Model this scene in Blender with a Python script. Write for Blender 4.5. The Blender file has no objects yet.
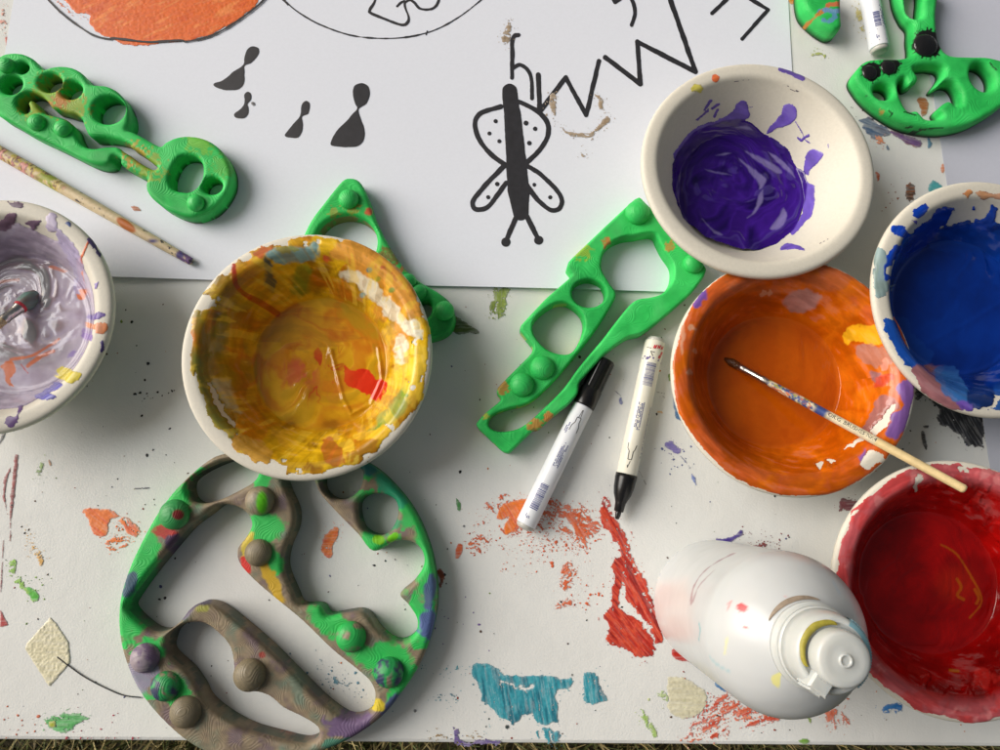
import bpy, math, random
import numpy as np
from mathutils import Matrix, Euler
S = bpy.context.scene
random.seed(4)
# ------------------------------------------------------------------ camera
H = 0.535; TILT = math.radians(8.5); F = 722.0
ct, st = math.cos(TILT), math.sin(TILT)
cam = bpy.data.cameras.new('camera'); camo = bpy.data.objects.new('camera', cam)
S.collection.objects.link(camo); S.camera = camo
camo.location = (0, 0, H); camo.rotation_euler = (TILT, 0, 0)
cam.sensor_width = 36; cam.lens = F / 1000 * 36; cam.clip_start = 0.01; cam.clip_end = 50
# ------------------------------------------------------------------ world + sun
SUN_AZ = math.radians(-72); SUN_EL = math.radians(31)
w = bpy.data.worlds.new('World'); S.world = w; w.use_nodes = True
nt = w.node_tree; sky = nt.nodes.new('ShaderNodeTexSky'); sky.sky_type = 'NISHITA'
sky.sun_disc = False; sky.sun_elevation = SUN_EL; sky.sun_rotation = SUN_AZ
sky.air_density = 1.0; sky.dust_density = 6.0; sky.ozone_density = 1.0
bg = nt.nodes['Background']; bg.inputs['Strength'].default_value = 0.09
warm = nt.nodes.new('ShaderNodeMix'); warm.data_type = 'RGBA'; warm.blend_type = 'MULTIPLY'; warm.inputs[0].default_value = 1
warm.inputs[7].default_value = (1.22, 1.0, .72, 1)
nt.links.new(sky.outputs[0], warm.inputs[6]); nt.links.new(warm.outputs[2], bg.inputs[0])
sl = bpy.data.lights.new('sun', 'SUN'); slo = bpy.data.objects.new('sun', sl); S.collection.objects.link(slo)
sl.energy = 4.15; sl.angle = math.radians(44); sl.color = (.885, .955, 1)
dx, dy, dz = math.sin(SUN_AZ) * math.cos(SUN_EL), math.cos(SUN_AZ) * math.cos(SUN_EL), math.sin(SUN_EL)
from mathutils import Vector
slo.rotation_euler = Vector((dx, dy, dz)).to_track_quat('Z', 'Y').to_euler(); slo.location = (dx, dy, dz)
S.view_settings.view_transform = 'Standard'; S.view_settings.look = 'None'
S.view_settings.exposure = -0.30; S.view_settings.gamma = 1.0
S.render.resolution_x = 1024; S.render.resolution_y = 768

# ------------------------------------------------------------------ helpers
def W(px, py, z=0.0):
    a = (px - 500) / F; b = -(py - 375) / F
    Y = b * ct + st; Z = b * st - ct
    k = (z - H) / Z
    return np.array([a * k, Y * k, z])
def proj(P):
    x = P[:, 0]; y = P[:, 1]; z = P[:, 2] - H
    cy = y * ct + z * st; cz = -y * st + z * ct
    return 500 + F * x / (-cz), 375 - F * cy / (-cz)
def T(ox, oy, s, pts):
    return [(ox + p[0] / s, oy + p[1] / s) + tuple(p[2:]) for p in pts]
def lin(c):
    c = np.array(c, float) / 255.0
    return np.where(c <= .04045, c / 12.92, ((c + .055) / 1.055) ** 2.4)
_lat = {}
def vnoise(x, y, seed=0):
    if seed not in _lat: _lat[seed] = np.random.RandomState(seed).rand(256, 256)
    L = _lat[seed]
    xi = np.floor(x).astype(int); yi = np.floor(y).astype(int)
    fx = x - xi; fy = y - yi
    fx = fx * fx * (3 - 2 * fx); fy = fy * fy * (3 - 2 * fy)
    a = L[xi & 255, yi & 255]; b = L[(xi + 1) & 255, yi & 255]
    c = L[xi & 255, (yi + 1) & 255]; d = L[(xi + 1) & 255, (yi + 1) & 255]
    return (a * (1 - fx) + b * fx) * (1 - fy) + (c * (1 - fx) + d * fx) * fy
def fbm(x, y, seed=0, o=4):
    s = 0; t = 0; a = 1.0
    for i in range(o):
        s = s + a * vnoise(x * 2 ** i + 17.3 * i, y * 2 ** i + 9.1 * i, seed + i); t += a; a *= .5
    return s / t
def warp(px, py, sc, amt, seed): return px + (fbm(px * sc, py * sc, seed, 3) - .5) * amt, py + (fbm(px * sc + 40, py * sc, seed + 7, 3) - .5) * amt
def smooth(a, b, x):
    t = np.clip((x - a) / (b - a), 0, 1); return t * t * (3 - 2 * t)
def poly_sd(X, Y, poly):
    P = np.array([p[:2] for p in poly], float); n = len(P)
    d = np.full(X.shape, 1e18); ins = np.zeros(X.shape, bool)
    for i in range(n):
        ax, ay = P[i]; bx, by = P[(i + 1) % n]
        ex, ey = bx - ax, by - ay
        L = ex * ex + ey * ey + 1e-20
        t = np.clip(((X - ax) * ex + (Y - ay) * ey) / L, 0, 1)
        d = np.minimum(d, (X - ax - t * ex) ** 2 + (Y - ay - t * ey) ** 2)
        if ay != by:
            c = ((ay > Y) != (by > Y)) & (X < (bx - ax) * (Y - ay) / (by - ay) + ax)
            ins ^= c
    d = np.sqrt(d); return np.where(ins, d, -d)
def line_sd(X, Y, pts, wd):
    P = np.array([p[:2] for p in pts], float); d = np.full(X.shape, 1e18)
    if len(P) == 1: return wd - np.hypot(X - P[0, 0], Y - P[0, 1])
    wl = [p[2] if len(p) > 2 else wd for p in pts]
    best = np.full(X.shape, -1e18)
    for i in range(len(P) - 1):
        ax, ay = P[i]; bx, by = P[i + 1]; ex, ey = bx - ax, by - ay
        t = np.clip(((X - ax) * ex + (Y - ay) * ey) / (ex * ex + ey * ey + 1e-20), 0, 1)
        dd = np.hypot(X - ax - t * ex, Y - ay - t * ey)
        best = np.maximum(best, wl[i] * (1 - t) + wl[i + 1] * t - dd)
    return best
def ell_sd(X, Y, c, r, rot=0):
    a = math.radians(rot); u = (X - c[0]) * math.cos(a) + (Y - c[1]) * math.sin(a); v = -(X - c[0]) * math.sin(a) + (Y - c[1]) * math.cos(a)
    k = np.sqrt((u / r[0]) ** 2 + (v / r[1]) ** 2)
    return (1 - k) * min(r)
def catmull(pts, closed=True, n=5):
    P = [np.array(p[:2], float) for p in pts]; m = len(P); out = []
    for i in range(m if closed else m - 1):
        if closed: p0, p1, p2, p3 = P[i - 1], P[i], P[(i + 1) % m], P[(i + 2) % m]
        else: p0, p1, p2, p3 = P[max(i - 1, 0)], P[i], P[i + 1], P[min(i + 2, m - 1)]
        for k in range(n):
            t = k / n
            out.append(.5 * ((2 * p1) + (-p0 + p2) * t + (2 * p0 - 5 * p1 + 4 * p2 - p3) * t * t + (-p0 + 3 * p1 - 3 * p2 + p3) * t ** 3))
    if not closed: out.append(P[-1])
    return [tuple(o) for o in out]
def chaikin(pts, it=2, q=.25):
    P = [np.array(p[:2], float) for p in pts]
    for _ in range(it):
        o = []
        for i in range(len(P)):
            a, b = P[i], P[(i + 1) % len(P)]
            o += [a * (1 - q) + b * q, a * q + b * (1 - q)]
        P = o
    return [tuple(p) for p in P]

def mesh(name, V, Fc, mat, parent=None, col=None, rgh=None, flat=False, loc=None, mi=None):
    V = np.asarray(V, float).copy()
    me = bpy.data.meshes.new(name)
    if isinstance(Fc, np.ndarray):
        nf, k = Fc.shape
        me.vertices.add(len(V)); me.vertices.foreach_set('co', V.ravel())
        me.loops.add(nf * k); me.polygons.add(nf)
        me.loops.foreach_set('vertex_index', Fc.ravel().astype(np.int32))
        me.polygons.foreach_set('loop_start', np.arange(0, nf * k, k, dtype=np.int32))
        me.update(calc_edges=True)
    else:
        me.from_pydata(V.tolist(), [], Fc); me.update()
    me.validate()
    if not flat: me.polygons.foreach_set('use_smooth', np.ones(len(me.polygons), bool))
    if col is not None:
        a = me.color_attributes.new('Col', 'FLOAT_COLOR', 'POINT')
        c = np.ones((len(V), 4)); c[:, :3] = col
        a.data.foreach_set('color', c.ravel())
    if rgh is not None:
        a = me.attributes.new('Rgh', 'FLOAT', 'POINT'); a.data.foreach_set('value', np.asarray(rgh, float))
    for m in (mat if isinstance(mat, (list, tuple)) else [mat]): me.materials.append(m)
    if mi is not None: me.polygons.foreach_set('material_index', np.asarray(mi, np.int32))
    o = bpy.data.objects.new(name, me); S.collection.objects.link(o)
    if parent: o.parent = parent
    if loc is not None: o.location = loc
    return o
def thing(name, label, cat, loc=(0, 0, 0), rot=(0, 0, 0), group=None):
    o = bpy.data.objects.new(name, None); S.collection.objects.link(o)
    o.empty_display_size = .02
    o.location = loc; o.rotation_euler = rot; o['label'] = label; o['category'] = cat
    if group: o['group'] = group
    return o
def tag(o, label, cat, group=None):
    o['label'] = label; o['category'] = cat
    if group: o['group'] = group
    return o
def box(x0, x1, y0, y1, z0, z1):
    V = [(x, y, z) for z in (z0, z1) for y in (y0, y1) for x in (x0, x1)]
    Fq = [(0, 2, 3, 1), (4, 5, 7, 6), (0, 1, 5, 4), (2, 6, 7, 3), (0, 4, 6, 2), (1, 3, 7, 5)]
    return V, Fq
def grid_faces(nu, nv, wrap_u=False):
    i, j = np.meshgrid(np.arange(nu if wrap_u else nu - 1), np.arange(nv - 1), indexing='ij')
    a = i * nv + j; b = ((i + 1) % nu) * nv + j
    return np.stack([a, b, b + 1, a + 1], -1).reshape(-1, 4)
def lathe(prof, n=96):
    P = np.array(prof, float); th = np.linspace(0, 2 * math.pi, n, endpoint=False)
    V = np.stack([np.outer(np.cos(th), P[:, 0]), np.outer(np.sin(th), P[:, 0]), np.tile(P[:, 1], (n, 1))], -1).reshape(-1, 3)
    return V, grid_faces(n, len(P), True)
def resample(prof, n):
    P = np.array(prof, float); c = np.array(catmull([tuple(p) for p in P], False, 8))
    s = np.concatenate([[0], np.cumsum(np.hypot(*np.diff(c, axis=0).T))])
    t = np.linspace(0, s[-1], n); return np.stack([np.interp(t, s, c[:, 0]), np.interp(t, s, c[:, 1])], -1)

# ------------------------------------------------------------------ materials
def mat(name, base=(.8, .8, .8), rough=.5, attr=False, rattr=False, spec=.5, bump=None, sss=0, coat=0, mottled=None, metallic=0, rings=None, trans=0):
    m = bpy.data.materials.new(name); m.use_nodes = True; n = m.node_tree.nodes; l = m.node_tree.links
    b = n['Principled BSDF']; b.inputs['Base Color'].default_value = (*base, 1); b.inputs['Roughness'].default_value = rough
    b.inputs['Specular IOR Level'].default_value = spec; b.inputs['Metallic'].default_value = metallic
    if coat: b.inputs['Coat Weight'].default_value = coat; b.inputs['Coat Roughness'].default_value = .08
    if sss:
        b.inputs['Subsurface Weight'].default_value = sss; b.inputs['Subsurface Scale'].default_value = .01
        b.inputs['Subsurface Radius'].default_value = (1, .8, .6)
    if trans: b.inputs['Transmission Weight'].default_value = trans
    tc = n.new('ShaderNodeTexCoord'); src = None
    if attr:
        a = n.new('ShaderNodeAttribute'); a.attribute_name = 'Col'; src = a.outputs['Color']
    if mottled:
        sc, amt = mottled
        t = n.new('ShaderNodeTexNoise'); t.inputs['Scale'].default_value = sc; t.inputs['Detail'].default_value = 6
        l.new(tc.outputs['Object'], t.inputs['Vector'])
        r = n.new('ShaderNodeMapRange'); r.inputs[1].default_value = .3; r.inputs[2].default_value = .7
        r.inputs[3].default_value = 1 - amt; r.inputs[4].default_value = 1 + amt * .4
        l.new(t.outputs['Fac'], r.inputs[0])
        mx = n.new('ShaderNodeMix'); mx.data_type = 'RGBA'; mx.blend_type = 'MULTIPLY'; mx.inputs[0].default_value = 1
        if src: l.new(src, mx.inputs[6])
        else: mx.inputs[6].default_value = (*base, 1)
        l.new(r.outputs[0], mx.inputs[7]); src = mx.outputs[2]
    if src: l.new(src, b.inputs['Base Color'])
    if rattr:
        a = n.new('ShaderNodeAttribute'); a.attribute_name = 'Rgh'; l.new(a.outputs['Fac'], b.inputs['Roughness'])
    prev = None
    for (sc, dist, det) in (bump or []):
        t = n.new('ShaderNodeTexNoise'); t.inputs['Scale'].default_value = sc; t.inputs['Detail'].default_value = det
        l.new(tc.outputs['Object'], t.inputs['Vector'])
        bm = n.new('ShaderNodeBump'); bm.inputs['Distance'].default_value = dist; bm.inputs['Strength'].default_value = 1
        l.new(t.outputs['Fac'], bm.inputs['Height'])
        if prev: l.new(prev, bm.inputs['Normal'])
        prev = bm.outputs[0]
    if rings:
        sc, mul, dist = rings
        t = n.new('ShaderNodeTexNoise'); t.inputs['Scale'].default_value = sc; t.inputs['Detail'].default_value = 1.0; t.inputs['Roughness'].default_value = .4
        l.new(tc.outputs['Object'], t.inputs['Vector'])
        q = n.new('ShaderNodeMath'); q.operation = 'MULTIPLY'; q.inputs[1].default_value = mul; l.new(t.outputs['Fac'], q.inputs[0])
        s = n.new('ShaderNodeMath'); s.operation = 'SINE'; l.new(q.outputs[0], s.inputs[0])
        bm = n.new('ShaderNodeBump'); bm.inputs['Distance'].default_value = dist; bm.inputs['Strength'].default_value = 1
        l.new(s.outputs[0], bm.inputs['Height'])
        if prev: l.new(prev, bm.inputs['Normal'])
        prev = bm.outputs[0]
    if prev: l.new(prev, b.inputs['Normal'])
    return m
M_table = mat('table_white', lin((221, 223, 221)), .6, spec=.3, bump=[(700, .00016, 3), (60, .0004, 3)], mottled=(14, .05))
M_paper = mat('paper', lin((225, 230, 241)), .75, bump=[(900, .00006, 3)], mottled=(500, .02))
M_paper2 = mat('grey_paper', lin((188, 192, 206)), .7, bump=[(900, .00006, 3)], mottled=(300, .02))
M_smear = mat('dried_paint', attr=True, rough=.5, bump=[(900, .00005, 3)], mottled=(420, .16))
M_ink = mat('marker_ink', lin((38, 38, 44)), .55, mottled=(160, .3))
M_pulp = mat('pulp', lin((210, 206, 193)), .6, bump=[(900, .00012, 4)], mottled=(500, .05))
M_wet = mat('wet_paint', attr=True, rattr=True, spec=.35, bump=[(120, .00022, 2)], mottled=(60, .05))
M_toy = mat('painted_wood', attr=True, spec=.35, rough=.55, bump=[(500, .0001, 3)], mottled=(120, .10), rings=(30, 430, .00006))
M_toyk = mat('painted_knob', attr=True, rough=.5, bump=[(400, .0002, 3)], mottled=(150, .10), rings=(24, 360, .00006))
M_black = mat('black_plastic', (.008, .008, .009), .25, spec=.35, bump=[(200, .0001, 2)])
M_blackpaint = mat('black_gloss_paint', (.01, .01, .011), .12, bump=[(250, .0006, 3)])
M_white = mat('white_barrel', lin((226, 230, 236)), .28, mottled=(60, .03))
M_cream = mat('cream_barrel', lin((224, 222, 208)), .25, mottled=(90, .06))
M_end = mat('grey_plastic', lin((180, 180, 174)), .35)
M_print = mat('blue_print', lin((40, 50, 122)), .5)
M_red = mat('red_print', lin((200, 60, 70)), .5)
M_purp = mat('purple_scribble', lin((85, 70, 130)), .5)
M_wood = mat('pale_wood', attr=True, rough=.5, bump=[(300, .0002, 3)], mottled=(220, .12))
M_metal = mat('ferrule_metal', (.55, .53, .5), .3, metallic=1, bump=[(300, .0003, 3)])
M_bristle = mat('wet_bristles', lin((90, 50, 20)), .3, bump=[(700, .0008, 3)])
M_bottle = mat('white_bottle', lin((228, 228, 222)), .2, sss=.5, bump=[(40, .0006, 2)], mottled=(30, .03))
M_cap = mat('translucent_cap', lin((196, 200, 198)), .28, sss=.4, bump=[(90, .0004, 2)])
M_capblue = mat('blue_stained_cap', lin((136, 182, 196)), .3, sss=.3)
M_grass = mat('grass_blade', attr=True, rough=.7)
M_ground = mat('ground_soil', lin((72, 66, 44)), .9, bump=[(60, .01, 5)], mottled=(20, .5))
M_leg = mat('leg_metal', (.3, .3, .3), .4, metallic=.6)

# ------------------------------------------------------------------ setting: ground far below the table
gz = -0.74
g = mesh('ground', [(-30, -30, gz), (30, -30, gz), (30, 30, gz), (-30, 30, gz)], [(0, 1, 2, 3)], M_ground, flat=True); g['kind'] = 'structure'
rs = np.random.RandomState(5); N = 26000
bx = rs.uniform(-1.3, 1.3, N); by = rs.uniform(-.95, -.25, N)
ang = rs.rand(N) * 6.28; ln = rs.uniform(.03, .075, N); wd = rs.uniform(.001, .0025, N); tl = rs.uniform(.2, 1.0, N)
V = np.zeros((N, 4, 3)); C_ = np.zeros((N, 4, 3))
cx, sx_ = np.cos(ang), np.sin(ang)
V[:, 0] = np.stack([bx - sx_ * wd, by + cx * wd, np.full(N, gz)], -1); V[:, 1] = np.stack([bx + sx_ * wd, by - cx * wd, np.full(N, gz)], -1)
tx = bx + cx * ln * tl; ty = by + sx_ * ln * tl; tz = gz + ln * np.sqrt(np.clip(1.1 - tl ** 2, 0.02, 1))
V[:, 2] = np.stack([tx + sx_ * wd * .2, ty - cx * wd * .2, tz], -1); V[:, 3] = np.stack([tx - sx_ * wd * .2, ty + cx * wd * .2, tz], -1)
pal = np.array([lin((140, 126, 80)), lin((168, 154, 106)), lin((92, 100, 50)), lin((76, 84, 42)), lin((118, 106, 68))])
C_[:] = pal[rs.randint(0, 5, N)][:, None, :]
gr = mesh('grass', V.reshape(-1, 3), np.arange(N * 4).reshape(N, 4), M_grass, col=C_.reshape(-1, 3)); gr['kind'] = 'stuff'

# ------------------------------------------------------------------ table
tb0 = W(0, 740.5); tb1 = W(1000, 747.5)
slope = (tb1[1] - tb0[1]) / (tb1[0] - tb0[0])
table = thing('craft_table', 'white table top covered in dried paint smears', 'table', (0, 0, 0))
xl, xr, yt = -.75, .78, .62
fe = lambda x: tb0[1] + slope * (x - tb0[0])
def slab(xl, xr, yb0, yb1, yt, z0, z1, r=.003):
    V = []
    for z, o in ((z0, 0), (z1 - r, 0), (z1 - r * .3, r * .3), (z1, r)):
        V += [(xl + o, yb0 + o, z), (xr - o, yb1 + o, z), (xr - o, yt - o, z), (xl + o, yt - o, z)]
    Fq = [(3, 2, 1, 0), (12, 13, 14, 15)]
    for k in range(3):
        for i in range(4): Fq.append((k * 4 + i, k * 4 + (i + 1) % 4, k * 4 + 4 + (i + 1) % 4, k * 4 + 4 + i))
    return V, Fq
V, Fq = slab(xl, xr, fe(xl), fe(xr), yt, -.026, 0)
mesh('tabletop', V, Fq, M_table, table, flat=True)
for lx in (xl + .08, xr - .08):
    for ly in (fe(0) + .07, yt - .07):
        V, Fq = lathe([(0, gz), (.016, gz), (.018, -.3), (.018, -.026), (0, -.026)], 20)
        mesh('leg', V + np.array([lx, ly, 0]), Fq, M_leg, table)

# ---- flat layers cut out of a fine grid (paint smears, ink)
def layer(name, bbox, sdf, mat_, parent, z0=.0003, thick=.0003, cell=.0004, colf=None, snap=False, m2px=1350., off=None, ramp=1.5):
    """bbox in photo units -> region of the table plane; sdf in the same units"""
    c = np.array([W(bbox[0], bbox[1]), W(bbox[2], bbox[1]), W(bbox[0], bbox[3]), W(bbox[2], bbox[3])])
    x0, x1 = c[:, 0].min(), c[:, 0].max(); y0, y1 = c[:, 1].min(), c[:, 1].max()
    nx = int((x1 - x0) / cell) + 2; ny = int((y1 - y0) / cell) + 2
    X, Y = np.meshgrid(x0 + np.arange(nx) * cell, y0 + np.arange(ny) * cell, indexing='ij')
    X = X.ravel(); Y = Y.ravel()
    def sd(X, Y):
        px, py = proj(np.stack([X, Y, np.zeros_like(X)], -1)); return sdf(px, py), px, py
    s, px, py = sd(X, Y)
    Fg = grid_faces(nx, ny)
    keep = (s[Fg].mean(1) > 0) if snap else (s[Fg].min(1) > 0)
    Fg = Fg[keep]
    if len(Fg) == 0: return None
    used = np.unique(Fg); rm = np.full(nx * ny, -1); rm[used] = np.arange(len(used)); Fg = rm[Fg]
    X = X[used]; Y = Y[used]; s = s[used]; px = px[used]; py = py[used]
    if snap:
        cnt = np.bincount(Fg.ravel(), minlength=len(X)); bd = cnt < 4
        for _ in range(2):
            e = cell * .3; a = sd(X[bd], Y[bd])[0]
            gx = (sd(X[bd] + e, Y[bd])[0] - a) / e; gy = (sd(X[bd], Y[bd] + e)[0] - a) / e
            g2 = gx * gx + gy * gy + 1e-9; k = a / g2
            lim = cell * .6; mx = np.clip(-k * gx, -lim, lim); my = np.clip(-k * gy, -lim, lim)
            X[bd] += mx; Y[bd] += my
        s = sd(X, Y)[0]
    z = z0 + thick * np.clip(s / ramp, 0, 1) * (.6 + .8 * vnoise(px * .5, py * .5, 77))
    if off is not None: z = z + off(X, Y)
    col = colf(px, py, s) if colf else None
    # grid winding: face up
    Vv = np.stack([X, Y, z], -1)
    return mesh(name, Vv, Fg, mat_, parent, col=col)

def mixc(cols, t):
    cols = [lin(c) for c in cols]; cols = cols * 2 if len(cols) == 1 else cols; n = len(cols) - 1
    t = np.clip(t, 0, .9999) * n; i = t.astype(int); f = (t - i)[:, None]
    A = np.array(cols); return A[i] * (1 - f) + A[i + 1] * f
def smear(pts, cols, pl=1.0, rag=4, dry=0, ang=0, label=None, kind='poly', wdt=3, seed=1, thick=.0003, holes=(), sm=True, nm='paint_smear', parent=None, z0=.00025, off=None, fr=.35):
    P = pts
    xs = [p[0] for p in P]; ys = [p[1] for p in P]; mg = 11 + rag + (wdt if kind != 'poly' else 0)
    if kind == 'poly' and sm: P = catmull(P, True, 3)
    a = math.radians(ang)
    def f(px, py):
        px0, py0 = px, py
        if kind == 'poly' and sm: px, py = warp(px, py, .09, 7 if dry else 4, seed + 40)
        s = poly_sd(px, py, P) if kind == 'poly' else line_sd(px, py, P, wdt)
        for h in holes: s = np.minimum(s, -poly_sd(px, py, h))
        s = s + (fbm(px * .28, py * .28, seed) - .5) * rag * 2
        sraw = s
        if dry:
            u = px * math.cos(a) + py * math.sin(a); v = -px * math.sin(a) + py * math.cos(a)
            v = v + (fbm(px * .12, py * .12, seed + 60, 2) - .5) * 5; st_ = fbm(u * .07, v * .55, seed + 9, 4) * .6 + fbm(px * .9, py * .9, seed + 5, 2) * .4
            big = fbm(px * .05, py * .05, seed + 8, 2)
            s = np.minimum(s, 26 * ((.78 - .40 * dry) + (big - .5) * .35 * (dry > .3) - st_ + np.clip(s, 0, 8) * .006))
            s = np.maximum(s, np.minimum(sraw + 6, 24 * (fbm(px0 * .75, py0 * .75, seed + 50, 2) - .70)))
        else:
            s = np.minimum(s, 26 * (.93 - fbm(px * .6, py * .6, seed + 6, 3)))
        return s
    def cf(px, py, s):
        u = px * math.cos(a) + py * math.sin(a); v = -px * math.sin(a) + py * math.cos(a)
        t = fbm(u * .05, v * fr, seed + 3, 4)
        c = mixc(cols, (t - .28) / .44); th_ = pl * smooth(2.5, -.2, s) * .35 + smooth(.5, .68, fbm(u * .08, v * .9, seed + 4, 3)) * .3 * pl
        return c * (1 - th_[:, None]) + th_[:, None] * (c * .35 + .45)
    o = layer(nm, (min(xs) - mg, min(ys) - mg, max(xs) + mg, max(ys) + mg), f, M_smear, parent or table, z0=z0, thick=thick * .6, colf=cf, cell=.00042, off=off)
    if o and label: o['label'] = label
    return o
L = [0]
def sm_(o, s, T_, pts, cols, **k):
    L[0] += 13; smear(T(o, s, T_, pts), cols, seed=L[0], **k)
c8 = lambda pts, cols, **k: sm_(400, 450, 2.5, pts, cols, **k)
TEAL = [(30, 110, 130), (50, 150, 168), (70, 165, 180)]; ORG = [(226, 110, 40), (238, 130, 50), (225, 95, 45)]; REDC = [(140, 24, 18), (188, 38, 22), (214, 84, 52), (176, 34, 22)]
DRYO = [(220, 112, 64), (208, 88, 44)]
c8([(178, 550), (190, 532), (212, 530), (236, 540), (250, 558), (300, 568), (350, 562), (400, 570), (428, 578), (425, 592), (392, 605), (398, 640), (388, 682), (360, 684), (332, 680), (330, 664), (305, 660), (282, 684), (262, 672), (240, 660), (222, 640), (205, 612), (198, 590)], TEAL, rag=2, ang=80, label='large teal paint smear at the front edge', dry=.14,
   holes=[T(400, 450, 2.5, [(250, 571), (290, 588), (335, 592), (335, 596), (290, 594), (252, 576)])])
c8([(345, 700), (398, 700), (395, 728), (350, 728)], TEAL, rag=2, ang=80, dry=.5)
c8([(215, 670), (240, 672), (250, 712), (225, 705)], TEAL, rag=2, ang=80, dry=.9)
c8([(455, 562), (470, 553), (488, 560), (505, 595), (517, 622), (495, 634), (468, 632), (460, 600)], TEAL, rag=1.5, ang=80, dry=.14)
c8([(60, 520), (120, 535), (180, 540), (180, 560), (120, 565), (60, 555)], TEAL, rag=4, ang=-5, dry=1.15)
c8([(80, 612), (120, 605), (150, 618), (140, 632), (90, 632)], TEAL, rag=3, ang=0, dry=.95)
c8([(245, 150), (262, 132), (300, 124), (330, 122), (330, 150), (300, 180), (290, 205), (262, 212), (258, 190), (268, 170), (240, 172)], ORG, rag=2, ang=60, label='bright orange paint smear under the capped marker')
c8([(320, 130), (360, 135), (430, 145), (475, 165), (502, 195), (480, 208), (450, 190), (410, 165), (340, 160)], DRYO, rag=3, ang=20, dry=.5)
c8([(190, 160), (260, 120), (330, 118), (430, 128), (490, 160), (500, 200), (470, 225), (440, 245), (380, 250), (320, 262), (240, 240)], DRYO, rag=6, ang=48, dry=.92)
c8([(405, 160), (430, 170), (455, 200), (468, 238), (455, 236), (438, 210)], DRYO, rag=2, ang=60, dry=.3)
c8([(290, 190), (330, 150), (420, 160), (440, 200), (400, 230), (340, 250), (300, 230)], DRYO, rag=6, ang=50, dry=1.05)
c8([(170, 240), (180, 220), (210, 210), (222, 228), (200, 250), (178, 260)], DRYO, rag=3, ang=0, dry=.7)
c8([(395, 345), (402, 310), (420, 285), (450, 300), (440, 335)], DRYO, rag=3, ang=-40, dry=.6)
c8([(375, 400), (400, 378), (430, 370), (428, 385), (400, 400)], DRYO, rag=3, ang=-20, dry=.6)
c8([(250, 290), (310, 285), (315, 300), (270, 298)], DRYO, rag=3, ang=0, dry=1.0)
c8([(140, 240), (155, 232), (158, 255), (142, 270)], DRYO, rag=2)
c8([(95, 300), (108, 298), (112, 320), (100, 350)], [(130, 60, 30), (160, 70, 40)], rag=2)
c8([(500, 125), (512, 116), (522, 122), (526, 150), (545, 180), (562, 215), (585, 270), (612, 330), (640, 410), (658, 472), (640, 478), (618, 440), (600, 420), (575, 380), (545, 300), (560, 262), (530, 215), (500, 190), (505, 160)], REDC, pl=.5, rag=3, ang=62, dry=.26, label='long red brushed smear beside the uncapped marker', fr=.5)
c8([(545, 265), (560, 262), (565, 300), (556, 350), (550, 385), (585, 415), (612, 440), (632, 470), (632, 505), (600, 522), (560, 495), (522, 478), (524, 440), (514, 420), (518, 398), (534, 385), (532, 330), (534, 290)], REDC, pl=.3, rag=2.5, ang=50, fr=.7, dry=.08)
c8([(85, 712), (110, 705), (200, 712), (190, 722), (100, 724)], [(150, 120, 70), (170, 140, 80)], rag=3, ang=0, dry=.9)
c8([(140, 705), (150, 702), (152, 722), (185, 728), (240, 726), (245, 738), (150, 738), (136, 725)], [(80, 60, 130), (110, 90, 150)], rag=2, dry=.3)
for (x, y, r) in ((215, 692, 3), (268, 692, 6), (160, 190, 4), (38, 652, 5), (430, 562, 4)):
    c8([(x - .1, y)], [(20, 30, 30), (30, 50, 50)], kind='line', wdt=r / 2.5, rag=.6, nm='paint_drop')
c8([(142, 120), (150, 130), (152, 150), (142, 152)], [(40, 130, 40)], rag=1, nm='paint_drop')
cb = lambda pts, cols, **k: sm_(640, 520, 3.26, pts, cols, **k)
cb([(85, 520), (110, 512), (160, 520), (190, 545), (215, 560), (208, 620), (150, 650), (100, 632), (88, 590)], [(205, 200, 170), (222, 218, 190)], rag=1.5, label='pale cream paint patch left of the bottle')
cb([(225, 600), (250, 570), (300, 575), (350, 600), (420, 620), (470, 640), (420, 672), (330, 680), (290, 700), (240, 715), (180, 728), (130, 720), (160, 700), (170, 665), (215, 640)], [(200, 70, 45), (220, 110, 80), (228, 140, 112)], rag=3, ang=-20, dry=.6, fr=.6)
cb([(150, 640), (200, 625), (215, 575), (225, 600), (215, 645), (170, 655)], [(200, 70, 45)], rag=3, dry=.5)
cb([(590, 630), (640, 610), (670, 635), (690, 655), (655, 690), (620, 670)], [(215, 110, 80), (228, 140, 112)], rag=3, ang=70, dry=.75)
cb([(250, 60), (300, 55), (325, 28), (332, 48), (300, 72), (285, 90), (250, 100)], [(60, 40, 130), (80, 60, 150)], rag=1.2)
cb([(300, 100), (318, 80), (332, 104)], [(60, 40, 130)], rag=1)
cb([(358, 100), (372, 84), (405, 78), (425, 80), (400, 98), (390, 110)], [(130, 50, 50), (150, 70, 60)], rag=2, dry=.4)
cb([(320, 40), (400, 40), (440, 90), (330, 110)], [(130, 60, 80)], rag=5, dry=1.25, ang=30)
cb([(100, 422), (130, 424), (175, 470), (150, 465), (112, 450)], [(190, 44, 30)], rag=1)
cb([(240, 530), (262, 522), (292, 545), (280, 562), (255, 552)], [(50, 110, 170), (70, 130, 180)], rag=1.5)
cb([(788, 612), (812, 592), (850, 596), (850, 620), (800, 632)], [(40, 110, 180), (60, 130, 195)], rag=1.5, dry=.3)
cb([(516, 716), (548, 710), (552, 720), (535, 730), (520, 728)], [(110, 160, 50)], rag=1)
cb([(0, 620), (20, 625), (40, 665), (50, 700), (30, 700), (10, 650)], [(150, 190, 90), (190, 210, 140)], rag=2, dry=.6, ang=70)
cb([(62, 560), (85, 560), (85, 590), (65, 580)], [(180, 200, 140)], rag=2, dry=.5)
cb([(540, 640), (560, 640), (555, 660)], [(140, 170, 60)], rag=1.5)
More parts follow.
